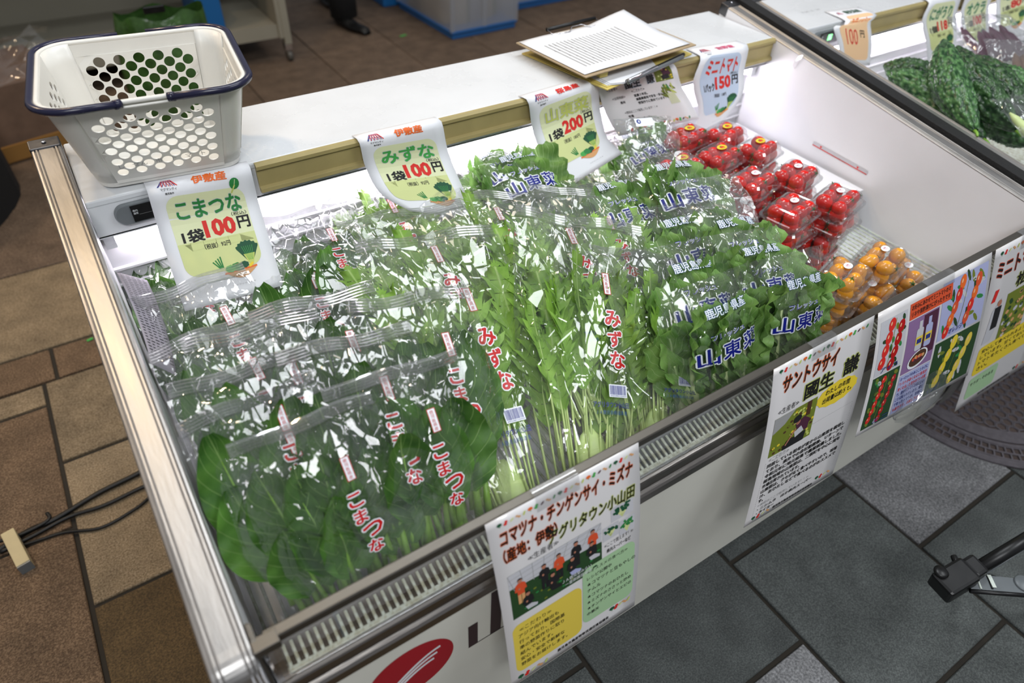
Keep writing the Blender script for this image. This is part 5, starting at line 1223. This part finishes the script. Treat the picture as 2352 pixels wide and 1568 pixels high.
# --- Shandong greens
place_bag('s', 0, (1620, 640), .765, 52, 8, 'front Shandong greens bag with large blue lettering, left of the pair', root=0.715)
place_bag('s', 1, (1810, 580), .765, 52, 12, 'front Shandong greens bag nearest the yellow tomatoes', root=0.850)
place_bag('s', 2, (1540, 560), .745, 40, 8, 'Shandong greens bag behind the front left one, next to the mizuna', .95)
place_bag('s', 0, (1700, 530), .745, 42, 10, 'Shandong greens bag behind the front pair beside the red tomato stack', .95)
place_bag('s', 1, (1640, 470), .745, 36, 10, 'Shandong greens bag in the third row next to the tomato packs', .95)
place_bag('s', 2, (1520, 470), .74, 34, 8, 'Shandong greens bag in the third row beside the pointed mizuna bag', .95)
place_bag('s', 0, (1500, 355), .735, 28, 8, 'Shandong greens bag under the tip of its price card', 1.)
place_bag('s', 1, (1370, 400), .715, 28, 6, 'Shandong greens bag below the lower left corner of its price card', .95)
place_bag('s', 2, (1150, 340), .715, 26, 2, 'Shandong greens bag at the back between the mizuna and Shandong price cards', .95)
place_bag('s', 1, (1100, 345), .7, 16, -4, 'rearmost Shandong greens bag directly under the lamp', .85)
place_bag('s', 0, (1280, 330), .62, 22, 2, 'Shandong greens bag hidden behind its own price card', .75)
place_bag('s', 2, (1420, 300), .675, 20, 0, 'Shandong greens bag peeping out below the grower sheet', .85)

# ------------------------------------------------------------------ tomato packs
def tomato_mesh(m, r_, el, cal):
    q = MB(); pr_ = [(r_ * math.sin(PI * k / 10) * (1 if k > 1 else .92), -r_ * el * math.cos(PI * k / 10) - (.0015 if k == 10 else 0)) for k in range(1, 10)]
    q.lathe(pr_, m, (0, 0, 0), 14)
    if cal:
        z = r_ * el * .93
        for k in range(5):
            a = 2 * PI * k / 5; c_, s_ = math.cos(a), math.sin(a)
            q.add([(c_ * .001 - s_ * .0016, s_ * .001 + c_ * .0016, z + .0022), (c_ * .001 + s_ * .0016, s_ * .001 - c_ * .0016, z + .0022), (c_ * r_ * .62, s_ * r_ * .62, z - .0005)], [(0, 1, 2)], 'calyx')
        q.tube([(0, 0, z), (.001, 0, z + .005)], .0009, 'calyx', 5)
    o = q.build('tomato', None); COL.objects.unlink(o); return o
TR = [tomato_mesh('tomato', .0140, 1.0, True), tomato_mesh('tomato', .0146, 1.08, False), tomato_mesh('tomato', .0134, 1.25, True)]
TY = [tomato_mesh('tomato_o', .0130, 1.3, False), tomato_mesh('tomato_o', .0140, 1.05, False), tomato_mesh('tomato_o', .0125, 1.4, True)]
PW, PD, PH = .104, .086, .044
def make_pack(kind, var):
    name = 'red_tomato_pack' if kind == 'r' else 'yellow_tomato_pack'
    root = bpy.data.objects.new(name, None); COL.objects.link(root); root.empty_display_size = .02
    def shell(prof, nm):
        q = MB(); rings = [[(x, y, z) for x, y in rrect(2 * a, 2 * b, c, 4, -a, -b)] for a, b, c, z in prof]; n = len(rings[0]); vs = [p for r_ in rings for p in r_]
        fs = [(i * n + j, i * n + (j + 1) % n, (i + 1) * n + (j + 1) % n, (i + 1) * n + j) for i in range(len(rings) - 1) for j in range(n)] + [tuple((len(rings) - 1) * n + j for j in range(n))]
        q.add(vs, fs, 'plastic', False); o = q.build(nm, None); o.parent = root; return o
    a, b = PW / 2, PD / 2
    shell([(a, b, .016, .0195), (a, b, .016, .0180), (a - .005, b - .005, .014, .0178), (a - .010, b - .010, .012, .001), (a - .016, b - .016, .010, .0)], 'tray')
    shell([(a, b, .016, .0200), (a, b, .016, .0212), (a - .005, b - .005, .014, .0215), (a - .009, b - .009, .014, .036), (a - .013, b - .013, .013, .0405), (a - .017, b - .017, .010, .042), (a - .020, b - .020, .010, .0405)], 'lid')
    g = random.Random(var * 7 + (0 if kind == 'r' else 50)); S = TR if kind == 'r' else TY
    for lay in range(2):
        for i in range(3):
            for j in range(2):
                if lay == 1 and g.random() < .08: continue
                o = g.choice(S).copy(); COL.objects.link(o); o.parent = root; o.name = 'tomato'
                o.location = ((i - 1) * .0285 + g.uniform(-.002, .002), (j - .5) * .031 + g.uniform(-.002, .002), .0135 + .0150 * lay + g.uniform(-.001, .001))
                o.rotation_euler = (g.uniform(-1.4, 1.4), g.uniform(-1.4, 1.4), g.uniform(0, 6)); s_ = g.uniform(.92, 1.05); o.scale = (s_,) * 3
    pr = Print()
    if var % 2 == 0 and kind == 'r': pr.ell(0, 0, 13, 9, 'yellow', 1, 24); pr.ell(-3, 0, 3.4, 3.4, 'red', 2, 10).ell(3, .5, 3.4, 3.2, 'red', 2, 10).poly([(-5, -3), (0, -5.5), (5, -3.4), (0, -1.8)], 'green', 3).text('ミニトマト', -7, 4, 14, 2.6, 'dgreen', 3, .02)
    else: pr.ell(0, 0, 10.5, 7.5, 'white', 1, 24); pr.text('新鮮', -4, -3.4, 8, 3.6, 'pink', 2, 0).text('トマト', -5, .8, 10, 3, 'pink', 2, 0)
    o = pr.build('sticker', lambda u, v, w_: Vector((.010 + u, .004 - v, .0424 + w_)), None); o.parent = root
    return root
PP = {}
def pack(kind, var, x, y, z, rz, label, grp, tl=0):
    if (kind, var) not in PP: r_ = make_pack(kind, var); PP[(kind, var)] = r_
    else: r_ = copy_tree(PP[(kind, var)])
    r_.location = (x, y, z); r_.rotation_euler = (tl, 0, R(rz)); return tag(r_, label, 'tomato pack', grp)
LV = .0405; Z0 = .5015; ZR = .5835
t = thing('display_riser', 'white riser box under the rear tomato packs', 'riser', (1.26, .5, Z0))
q = MB(); q.box(1.03, 1.485, .345, .735, ZR - .006, ZR - .0005, 'white_wall'); q.build('deck', t, bevel=.001)
for fx in (1.04, 1.475):
    q = MB(); q.box(fx - .006, fx + .006, .35, .73, Z0, ZR - .006, 'white_wall'); q.build('side', t)
TS = [((1823, 468), 5, 1, 12, 'front left'), ((1930, 445), 5, 3, 14, 'front right'), ((1733, 404), 3, 3, 12, 'second-row left'), ((1832, 388), 3, 1, 14, 'second-row right'),
      ((1655, 345), 3, 0, 10, 'third-row left'), ((1745, 330), 3, 2, 14, 'third-row right'), ((1565, 368), 3, 2, 8, 'leftmost'), ((1580, 300), 3, 0, 8, 'rear left'), ((1668, 296), 3, 2, 12, 'rear right')]
lev = {5: ['bottom', 'fourth', 'third', 'second', 'top'], 3: ['bottom', 'middle', 'top']}
for (px, n, var, rz, where) in TS:
    zb = Z0 if n == 5 else ZR; zt = zb + LV * n; p = onz(px[0], px[1], zt)
    for k in range(n):
        top_ = k == n - 1; l_ = lev[n][k]
        lab = '%s pack of the %s stack of red tomatoes%s' % (l_, where, (', with a %s sticker' % ('yellow' if var % 2 == 0 else 'white')) if top_ else '')
        pack('r', var if top_ else (var + k) % 4, p.x + .008 * ((n - 1 - k) % 2) - .003 * (n - 1 - k), p.y - .005 * ((n - 1 - k) % 2) + .002 * (n - 1 - k), zb + LV * k, rz + ((3, -4, 2, -3, 0)[k % 5] if not top_ else 0), lab, 'packs of red mini tomatoes')
YS = [((1947, 620), 4, 0, 15, 'rear left'), ((2033, 580), 4, 1, 15, 'rear right'), ((2050, 690), 3, 2, 12, 'front left'), ((2125, 640), 3, 3, 12, 'front right'), ((1925, 765), 1, 1, 18, '')]
lev2 = {4: ['bottom', 'third', 'second', 'top'], 3: ['bottom', 'middle', 'top']}
for (px, n, var, rz, where) in YS:
    zt = Z0 + LV * n; p = onz(px[0], px[1], zt)
    for k in range(n):
        lab = 'single pack of yellow tomatoes alone on the wire shelf by the greens' if n == 1 else '%s pack of the %s stack of yellow tomatoes' % (lev2[n][k], where)
        pack('y', (var + n - 1 - k) % 4, p.x + .006 * ((n - 1 - k) % 2), max(p.y, .082) + .003 * (n - 1 - k), Z0 + LV * k, rz + ((2, -3, 2, -2)[k % 4] if k < n - 1 else 0), lab, 'packs of yellow mini tomatoes')
# loose film over the tomatoes
fo, h, half = bag_film(.13, .11, .014, 91, 120, amp=.008, mtl='film2', name='plastic_bag'); p = onz(1510, 362, .705)
fo.location = p; fo.rotation_euler = (R(20), 0, R(-20)); tag(fo, 'crumpled clear bag with a small blue mark, lying below the grower sheet', 'plastic bag')
pr = Print(); pr.rr(0, 0, 40, 22, 2, 'bagwhite', 1).ell(8, 9, 4.5, 6, 'blue', 2, 14).ell(8.5, 9, 1.6, 3.4, 'bagwhite', 3, 10); o = pr.build('blue_mark', lambda u, v, w_: Vector((-.03 + u, .09 - v, .019 + w_)), None); o.parent = fo
fo, h, half = bag_film(.13, .13, .016, 92, 110, amp=.008, mtl='film2', name='plastic_bag'); fo.location = onz(1690, 530, .72); fo.rotation_euler = (R(15), 0, R(-15)); tag(fo, 'crumpled empty clear bag between the greens and the red tomato stacks', 'plastic bag')
# newsprint along the left wall
nw = Sheet([Vector((.006, .62, .735)), Vector((.01, .57, .735)), Vector((.012, .50, .725)), Vector((.006, .42, .715))], [Vector((.040, .63, .70)), Vector((.042, .57, .70)), Vector((.04, .50, .69)), Vector((.028, .42, .68))], .05, .22)
o = nw.mesh('newsprint_sheet', None, 'sheetgrey'); tag(o, 'strip of grey newsprint lining the left wall behind the greens', 'paper')
pr = Print(); g = random.Random(6)
for r_ in range(34): 
    for c_ in range(5): pr.rect(4 + 9 * c_, 5 + 6 * r_, g.uniform(4, 7.5), 1.6, 'coal', 1)
x_ = pr.build('newsprint_text', nw, None); x_.parent = o

# ------------------------------------------------------------------ second fridge: bitter melons and bags
def goya(seed, L=.22, r0=.032):
    g = random.Random(seed); q = MB(); nu, nv = 48, 60; ph = g.uniform(0, 6); bn = g.uniform(-.03, .03)
    cells = [(g.random(), g.random()) for _ in range(10)]
    def P(i, j):
        a = 2 * PI * i; b = j; rr_ = r0 * (max(0, math.sin(PI * (b * .97 + .015))) ** .62) * (1 - .25 * (b - .35) ** 2)
        if b > .86: rr_ *= 1 - (b - .86) * 2.2
        w_ = 1 + .06 * math.cos(a * 9 + 1.5 * math.sin(14 * b + ph)) + .10 * (abs(math.sin(a * 6 + 9 * math.sin(9 * b + ph))) * abs(math.sin(34 * b + 3 * math.sin(a * 2 + ph)))) 
        rr_ *= w_; return (rr_ * math.cos(a) + bn * math.sin(PI * b), rr_ * math.sin(a), L * b)
    q.grid(P, nu, nv, 'goya'); o = q.build('bitter_melon', None)
    k = MB(); k.tube([(bn * .1, 0, .004), (0, .002, -.010), (.003, .004, -.020)], [.004, .003, .0026], 'stem_k', 7); s_ = k.build('stalk', None); s_.parent = o; return o
MEL = [((2168, 95), (2240, 300), .83, .74, 'dark bitter melon whose tip stands highest, in the middle of the pile', 1), ((2200, 110), (2335, 300), .82, .72, 'bitter melon leaning right behind the one with the raised tip', 2), ((2235, 130), (2352, 262), .80, .74, 'bitter melon lying furthest right behind the leaning ones', 3),
       ((2040, 165), (2190, 275), .755, .72, 'pale bright-green bitter melon nearest the black bumper', 4), ((2035, 150), (2175, 190), .74, .735, 'bitter melon lying at the back of the pile on the left', 5), ((2110, 150), (2260, 320), .745, .69, 'bitter melon beneath the raised one', 6), ((2255, 270), (2370, 330), .70, .69, 'shaded bitter melon at the bottom of the pile', 7), ((2290, 170), (2400, 215), .76, .75, 'bitter melon partly cut off at the right of the pile', 8)]
for a, b, za, zb, lab, sd in MEL:
    p0 = onz(b[0], b[1], zb); p1 = onz(a[0], a[1], za); L_ = (p1 - p0).length; o = goya(sd, L=max(.15, min(L_ * 1.02, .30)), r0=.036)
    o.location = p0; o.rotation_euler = (p1 - p0).to_track_quat('Z', 'Y').to_euler(); tag(o, lab, 'bitter melon', 'bitter melons in the second fridge')
for k, (px, z, rz, lab) in enumerate((((2330, 120), .72, 20, 'crumpled clear bag of dark vegetables below the okra price card'), ((2400, 190), .71, 35, 'hazy clear bag of produce right of the bitter melons'), ((2490, 335), .70, 10, 'clear bag of pale green vegetables at the right frame edge'))):
    r_ = bpy.data.objects.new('produce_bag', None); COL.objects.link(r_)
    fo, h, half = bag_film(.20, .20, .03, 120 + k, 140, amp=.008, mtl='film2'); fo.parent = r_
    g = random.Random(k)
    for i in range(7):
        q = MB(); L_ = g.uniform(.09, .13); q.lathe([(.002, 0), (.009, .01), (.011, L_ * .5), (.008, L_ * .85), (.002, L_)], ('plum', 'paperbrown', 'stem_s')[k], (0, 0, 0), 10); o = q.build('vegetable', None); o.parent = r_; o.location = (-.07 + .022 * i, .03, .0); o.rotation_euler = (R(-88), 0, g.uniform(-.2, .2))
    r_.location = onz(px[0], px[1] + 40, z); r_.rotation_euler = (R(22), 0, R(-rz)); tag(r_, lab, 'bag of vegetables', 'bags in the second fridge')
# date note and lit display of the second fridge
q = MB(); pz = .7755
q.box(X2 + .085, X2 + .100, YL - .0095, YL - .0080, pz - .006, pz + .008, 'led'); o = q.build('lit_digit', c2)
pr = Print(); nt0 = onz(1838, 28, HB + .0005); pr.text('① ２４．９．１９', 0, 0, 70, 9, 'grayink', 1, 0)
pr.build('handwritten_note', lambda u, v, w_: Vector((nt0.x + u * .96 + v * .1, nt0.y - v - u * .02, HB + w_)), c2)

# ------------------------------------------------------------------ behind the fridges
def wp(u, v, y): return ony(u, v, y)
# rack on casters
RY = 3.2
t = thing('shelf_rack', 'beige steel rack on a caster behind the white basket', 'rack', (.2, RY + .3, 0))
q = MB(); q.box(-1.4, 1.02, RY, RY + .55, .150, .178, 'rack'); q.build('bottom_shelf', t, bevel=.004)
q = MB(); q.box(-1.4, 1.02, RY - .004, RY + .0, .118, .180, 'rack'); q.build('shelf_lip', t)
q = MB(); q.box(-1.4, 1.02, RY, RY + .55, .62, .645, 'rack'); q.build('upper_shelf', t)
q = MB(); q.box(1.02, 1.045, RY - .02, RY + .56, .115, 1.1, 'rack'); q.build('side_panel', t, bevel=.003)
q = MB(); q.box(1.04, 1.075, RY - .025, RY + .012, .085, 1.1, 'rack'); q.build('post', t, bevel=.003)
q = MB(); q.box(-1.4, 1.02, RY + .55, RY + .56, .15, 1.1, 'rack'); q.build('back_panel', t)
for cx0 in (1.055, -1.3):
    q = MB(); q.box(cx0 - .018, cx0 + .018, RY - .02, RY + .015, .052, .088, 'chrome'); ck = q.build('caster', t, bevel=.004)
    q = MB(); q.tube([(cx0 - .011, RY - .004, .026), (cx0 + .011, RY - .004, .026)], .026, 'rubberwheel', 20); q.build('wheel', ck)
SKY = 2.55; ska, skb = wp(262, 60, SKY), wp(470, 45, SKY); skx = (ska.x + skb.x) / 2; skw = (skb.x - ska.x) / 2
t = thing('produce_sack', 'green glossy plastic sack standing on the floor behind the white basket', 'sack', (skx, SKY, 0))
q = MB()
def sk(i, j):
    a = 2 * PI * i; b = j; r_ = 1 - .10 * math.sin(3 * a + 4 * b)
    return (skx + skw * 1.1 * math.cos(a) * r_ * (1 - .12 * b ** 3), SKY + .15 * math.sin(a) * r_ * (1 - .55 * b ** 2), .003 + .50 * b + .012 * math.sin(5 * a) * b)
q.grid(sk, 32, 14, 'greenbag'); q.build('sack_body', t)
hh_ = wp(352, 20, SKY - .12)
q = MB(); q.obox((hh_.x, SKY - .13, hh_.z), (.035, 0, 0), (0, .004, 0), (0, 0, .012), 'black'); q.build('handle_hole', t, bevel=.003)
q = MB(); cbx = wp(480, 30, RY + .05); q.box(cbx.x - .055, cbx.x + .055, RY + .02, RY + .35, .18, .42, 'bluebag'); tag(q.build('blue_box', bevel=.006), 'blue box standing beside the green sack on the rack', 'box')
# dark sheet standing in for the shadowy back of the stall
q = MB(); q.box(-2.5, 1.0, RY + .9, RY + .92, 0, 1.2, 'dark'); o = q.build('shade_sheet'); tag(o, 'dark sheet standing in for the shade behind the rack', 'cloth')
# person
t = thing('person', 'person in black trousers and black shoes standing behind the fridges', 'person', (1.56, 3.45, 0))
s0 = onz(845, 78, 0.02); print('shoe', s0)
def shoe(cx_, cy2, ang):
    q = MB()
    def f(i, j):
        a = 2 * PI * i; b = j; y = -.145 + .27 * b; wd_ = .046 * (math.sin(PI * min(1, max(0, (b * .92 + .05)))) ** .45) * (.82 + .25 * (1 - b)); hh = .035 + .055 * max(0, b - .45) ** .6
        x = wd_ * math.cos(a); z = max(0.004, .004 + hh * (.5 + .5 * math.sin(a)) * (1 if b > .02 else .4)); c_, s_ = math.cos(ang), math.sin(ang)
        return (cx_ + x * c_ - y * s_, cy2 + x * s_ + y * c_, z)
    q.grid(f, 18, 16, 'shoe'); q.build('shoe', t)
    q = MB(); h0 = Vector((cx_ - .06 * math.sin(ang) * -1 * 0, cy2 + .07, .07)); q.tube([(cx_, cy2 + .075, .05), (cx_, cy2 + .08, .16), (cx_, cy2 + .06, .46), (cx_ - .005, cy2 + .08, .86)], [.075, .078, .088, .11], 'cloth', 18); q.build('trouser_leg', t)
shoe(s0.x - .03, s0.y + .17, R(18)); shoe(s0.x + .02, s0.y + .62, R(5))
q = MB(); q.tube([(s0.x - .01, s0.y + .42, .80), (s0.x - .01, s0.y + .42, .98), (s0.x - .01, s0.y + .41, 1.15)], [.17, .155, .15], 'cloth', 20); q.build('torso', t)
# blue sheet and crates
q = MB(); a = onz(860, 40, 0); b = onz(945, 22, 0)
q.box(a.x + .12, b.x + .06, b.y + .1, b.y + .5, 0, .36, 'bluebag'); tag(q.build('blue_tub', bevel=.01), 'plain blue tub left of the clear crates', 'tub')
def crate(c0_, w_, d_, h_, label, fill, rz):
    t = thing('crate', label, 'crate', c0_, 'clear crates with blue bases'); t.rotation_euler = (0, 0, rz); t['_o'] = [0, 0, 0]
    q = MB(); q.box(0, w_, 0, d_, 0, .035, 'blueplastic'); q.box(-.008, w_ + .008, -.008, d_ + .008, .028, .042, 'blueplastic'); q.build('base', t, bevel=.004)
    q = MB(); 
    for (x0, x1, y0, y1) in ((0, w_, 0, .004), (0, w_, d_ - .004, d_), (0, .004, 0, d_), (w_ - .004, w_, 0, d_)): q.box(x0, x1, y0, y1, .04, h_, 'crate')
    q.build('wall', t)
    for (x, y) in ((0, 0), (w_, 0), (0, d_), (w_, d_), (w_ * .5, 0), (w_ * .5, d_)): q = MB(); q.box(x - .012, x + .012, y - .006, y + .006, .04, h_, 'crate'); q.build('rib', t)
    q = MB(); q.box(-.01, w_ + .01, -.01, .004, h_ - .02, h_, 'blueplastic'); q.box(-.01, w_ + .01, d_ - .004, d_ + .01, h_ - .02, h_, 'blueplastic'); q.box(-.01, .004, 0, d_, h_ - .02, h_, 'blueplastic'); q.box(w_ - .004, w_ + .01, 0, d_, h_ - .02, h_, 'blueplastic'); q.build('rim', t)
    q = MB(); g = random.Random(fill)
    for k in range(7): x = .06 + (w_ - .14) * k / 6; hh = g.uniform(.08, .2); q.obox((x, d_ * .5 + g.uniform(-.05, .05), .045 + hh / 2), (.035, .004, 0), (-.004, d_ * .33, 0), (0, 0, hh / 2), ('junk', 'cardboard', 'greenbag', 'frame_dark')[(k + fill) % 4])
    q.build('contents', t)
k1_ = onz(1040, 92, .0); print('crate corner', k1_)
crate((k1_.x, k1_.y, 0), .42, .62, .30, 'clear storage crate with a blue base, nearest the fridge', 0, R(2))
k2_ = onz(1175, 52, 0); crate((k1_.x + .47, k1_.y + .26, 0), .86, .60, .30, 'longer clear storage crate with a blue base, right of the nearest one', 3, R(2))

# ------------------------------------------------------------------ left side
q = MB()
def lump(i, j):
    a = 2 * PI * i; b = j; r_ = (1 - .5 * b ** 3); return (-.50 + .27 * math.cos(a) * r_ + .02 * math.sin(3 * a), 2.42 + .30 * math.sin(a) * r_, .62 * b)
q.grid(lump, 24, 14, 'cloth'); q.add([lump(i / 24, 1) for i in range(24)], [tuple(range(24))], 'cloth', True)
t = thing('black_bag', 'big black fabric bag standing on the paving at the left edge', 'bag', (-.50, 2.42, 0))
q.v = [(x, y, z) for x, y, z in q.v]; q.build('bag_body', t)
q = MB(); q.tube([(-.62, 2.38, .60), (-.57, 2.37, .70), (-.44, 2.37, .71), (-.38, 2.38, .60)], .012, 'cloth', 8); q.build('strap', t)
t = thing('wrapped_box', 'brown parcel under clear wrap with a blue stripe behind the black bag', 'parcel', (-.35, 2.86, 0))
q = MB(); q.obox((-.42, 2.86, .14), (.42, .10, 0), (-.04, .18, 0), (0, 0, .14), 'paperbrown'); q.build('carton', t, bevel=.01)
q = MB(); q.obox((-.56, 2.60, .17), (.26, .062, 0), (0, .004, 0), (0, 0, .018), 'bluebag'); q.build('blue_stripe', t)
q = MB(); q.obox((-.16, 2.70, .04), (.14, .035, 0), (0, .006, 0), (0, 0, .03), 'gold'); q.build('gold_edge', t)
q = MB(); g = random.Random(5)
q.grid(lambda i, j: (-.86 + .9 * i + .03 * math.sin(9 * j), 2.62 + .45 * j + .1 * i, .30 + .10 * math.sin(PI * j) * (.6 + .4 * math.sin(7 * i)) + g.uniform(-.02, .02)), 14, 10, 'film2', False); q.build('clear_wrap', t)
# cables and block
def cable(px, label, r_=.0042, z=.0055):
    pts = [onz(u, v, z) for u, v in px]; out = []
    for i in range(len(pts) - 1):
        p_1 = pts[max(0, i - 1)]; p0, p1 = pts[i], pts[i + 1]; p2 = pts[min(len(pts) - 1, i + 2)]
        for k in range(6): s_ = k / 6; out.append(.5 * ((2 * p0) + (p1 - p_1) * s_ + (2 * p_1 - 5 * p0 + 4 * p1 - p2) * s_ ** 2 + (3 * p0 - p_1 - 3 * p1 + p2) * s_ ** 3))
    out.append(pts[-1]); q = MB(); q.tube(out, r_, 'cable', 8); return tag(q.build('power_cable'), label, 'cable', 'black cables on the floor')
cable([(-20, 1275), (60, 1222), (130, 1190), (230, 1130), (330, 1080), (420, 1020)], 'thick black cable, uppermost of the bundle running under the fridge', .0058, .007)
cable([(0, 1268), (80, 1228), (160, 1186), (240, 1160), (335, 1115), (430, 1080)], 'black cable in the middle of the bundle with a long gentle bend', .0046, .0058)
cable([(20, 1262), (90, 1240), (150, 1222), (230, 1212), (300, 1175), (345, 1140), (420, 1060)], 'thin dark cable looping lowest on the paving', .0036, .0048)
cable([(-30, 1250), (40, 1230), (110, 1195), (108, 1178)], 'short cable end with a tie sticking up near the block', .004, .012)
t = thing('plug_block', 'beige plug block with a grey end lying by the cables', 'plug', tuple(onz(35, 1270, 0)))
pA, pB = onz(18, 1225, .03), onz(48, 1285, .03); d_ = (pB - pA); 
q = MB(); q.obox((pA + pB) / 2 - Vector((0, 0, .015)), d_ * .62, Vector((-d_.y, d_.x, 0)).normalized() * .013, (0, 0, .014), 'block'); q.build('housing', t, bevel=.002)
q = MB(); q.obox(pB + d_ * .14 - Vector((0, 0, .016)), d_ * .02, Vector((-d_.y, d_.x, 0)).normalized() * .0125, (0, 0, .013), 'grey'); q.build('end_face', t)
q = MB(); p = onz(207, 780, .001); q.obox(p + Vector((0, 0, .0012)), (.008, .002, 0), (-.001, .004, 0), (0, 0, .0006), 'green2'); tag(q.build('tape_scrap'), 'tiny green tape scrap on the tiles beside the steel rail', 'scrap')
q = MB(); p = onz(926, 82, .001); q.obox(p + Vector((0, 0, .0012)), (.02, .004, 0), (-.003, .008, 0), (0, 0, .0006), 'green2'); tag(q.build('leaf_scrap'), 'small green leaf scrap on the floor behind the ledge', 'scrap')

# ------------------------------------------------------------------ phone tripod, bottom right
ZP = .22
t = thing('phone_tripod', 'black phone tripod standing at the lower right over the grey slabs', 'tripod', tuple(onz(2200, 1330, 0)))
A0 = onz(2235, 1312, ZP + .01); A1 = onz(2420, 1200, ZP + .06)
q = MB(); q.tube([A0, A1], .0125, 'black', 14); q.build('pole', t)
q = MB(); q.tube([A0 + Vector((.02, -.015, -.004)), A1 + Vector((.02, -.012, -.004))], .002, 'grey', 8); q.build('wire', t)
hb = onz(2190, 1332, ZP)
q = MB(); dx = (A1 - A0).normalized(); dy = Vector((-dx.y, dx.x, 0)).normalized(); dz = dx.cross(dy)
q.obox(hb, dx * .034, dy * .024, dz * .022, 'black'); q.obox(hb + dx * .044, dx * .014, dy * .019, dz * .018, 'black'); q.build('head', t, bevel=.006)
q = MB(); kb = onz(2200, 1300, ZP + .02); q.tube([kb, onz(2190, 1276, ZP + .02)], [.0065, .0055], 'black', 12); q.build('knob', t, bevel=.001)
q = MB(); q.lathe([(.012, 0), (.013, .004), (.009, .007)], 'black', tuple(onz(2160, 1315, ZP + .015)), 16); q.build('lock_knob', t)
q = MB(); pa_ = [onz(2225, 1330, ZP), onz(2245, 1318, ZP), onz(2345, 1328, ZP), onz(2400, 1335, ZP), onz(2400, 1368, ZP), onz(2232, 1354, ZP)]
q.extr([(p.x, p.y) for p in pa_], 2, ZP - .006, ZP - .001, 'grey'); q.build('plate', t, recalc=True)
q = MB(); q.tube([onz(2228, 1357, ZP), onz(2420, 1372, ZP)], .004, 'black', 8); q.build('plate_edge', t)
q = MB(); pt_ = onz(2277, 1335, ZP); e1_ = (onz(2284, 1350, ZP) - onz(2270, 1321, ZP)) / 2; e2_ = Vector((-e1_.y, e1_.x, 0)).normalized() * .0035; q.obox(pt_ + Vector((0, 0, .001)), e1_, e2_, (0, 0, .0008), 'tag'); q.build('white_strip', t)
for uu in (2242, 2268):
    q = MB(); q.tube([onz(uu, 1322, ZP), onz(uu + 12, 1352, ZP)], .0018, 'tag' if uu == 2242 else 'black', 6); q.build('frame_bar', t)
q = MB(); q.lathe([(.016, -.003), (.017, .001), (.015, .003)], 'grey', tuple(onz(2352, 1340, ZP)), 24); q.build('dial', t)
base = onz(2260, 1345, ZP) ; 
for an in (-10, 45, 300):
    f_ = Vector((base.x + .09 + .16 * math.cos(R(an)), base.y - .06 + .16 * math.sin(R(an)), .006)); q = MB(); q.tube([(base.x + .09, base.y - .06, .20), tuple(f_)], .007, 'black', 10); q.build('leg', t)
print('objects', len(bpy.data.objects), 'script ok')
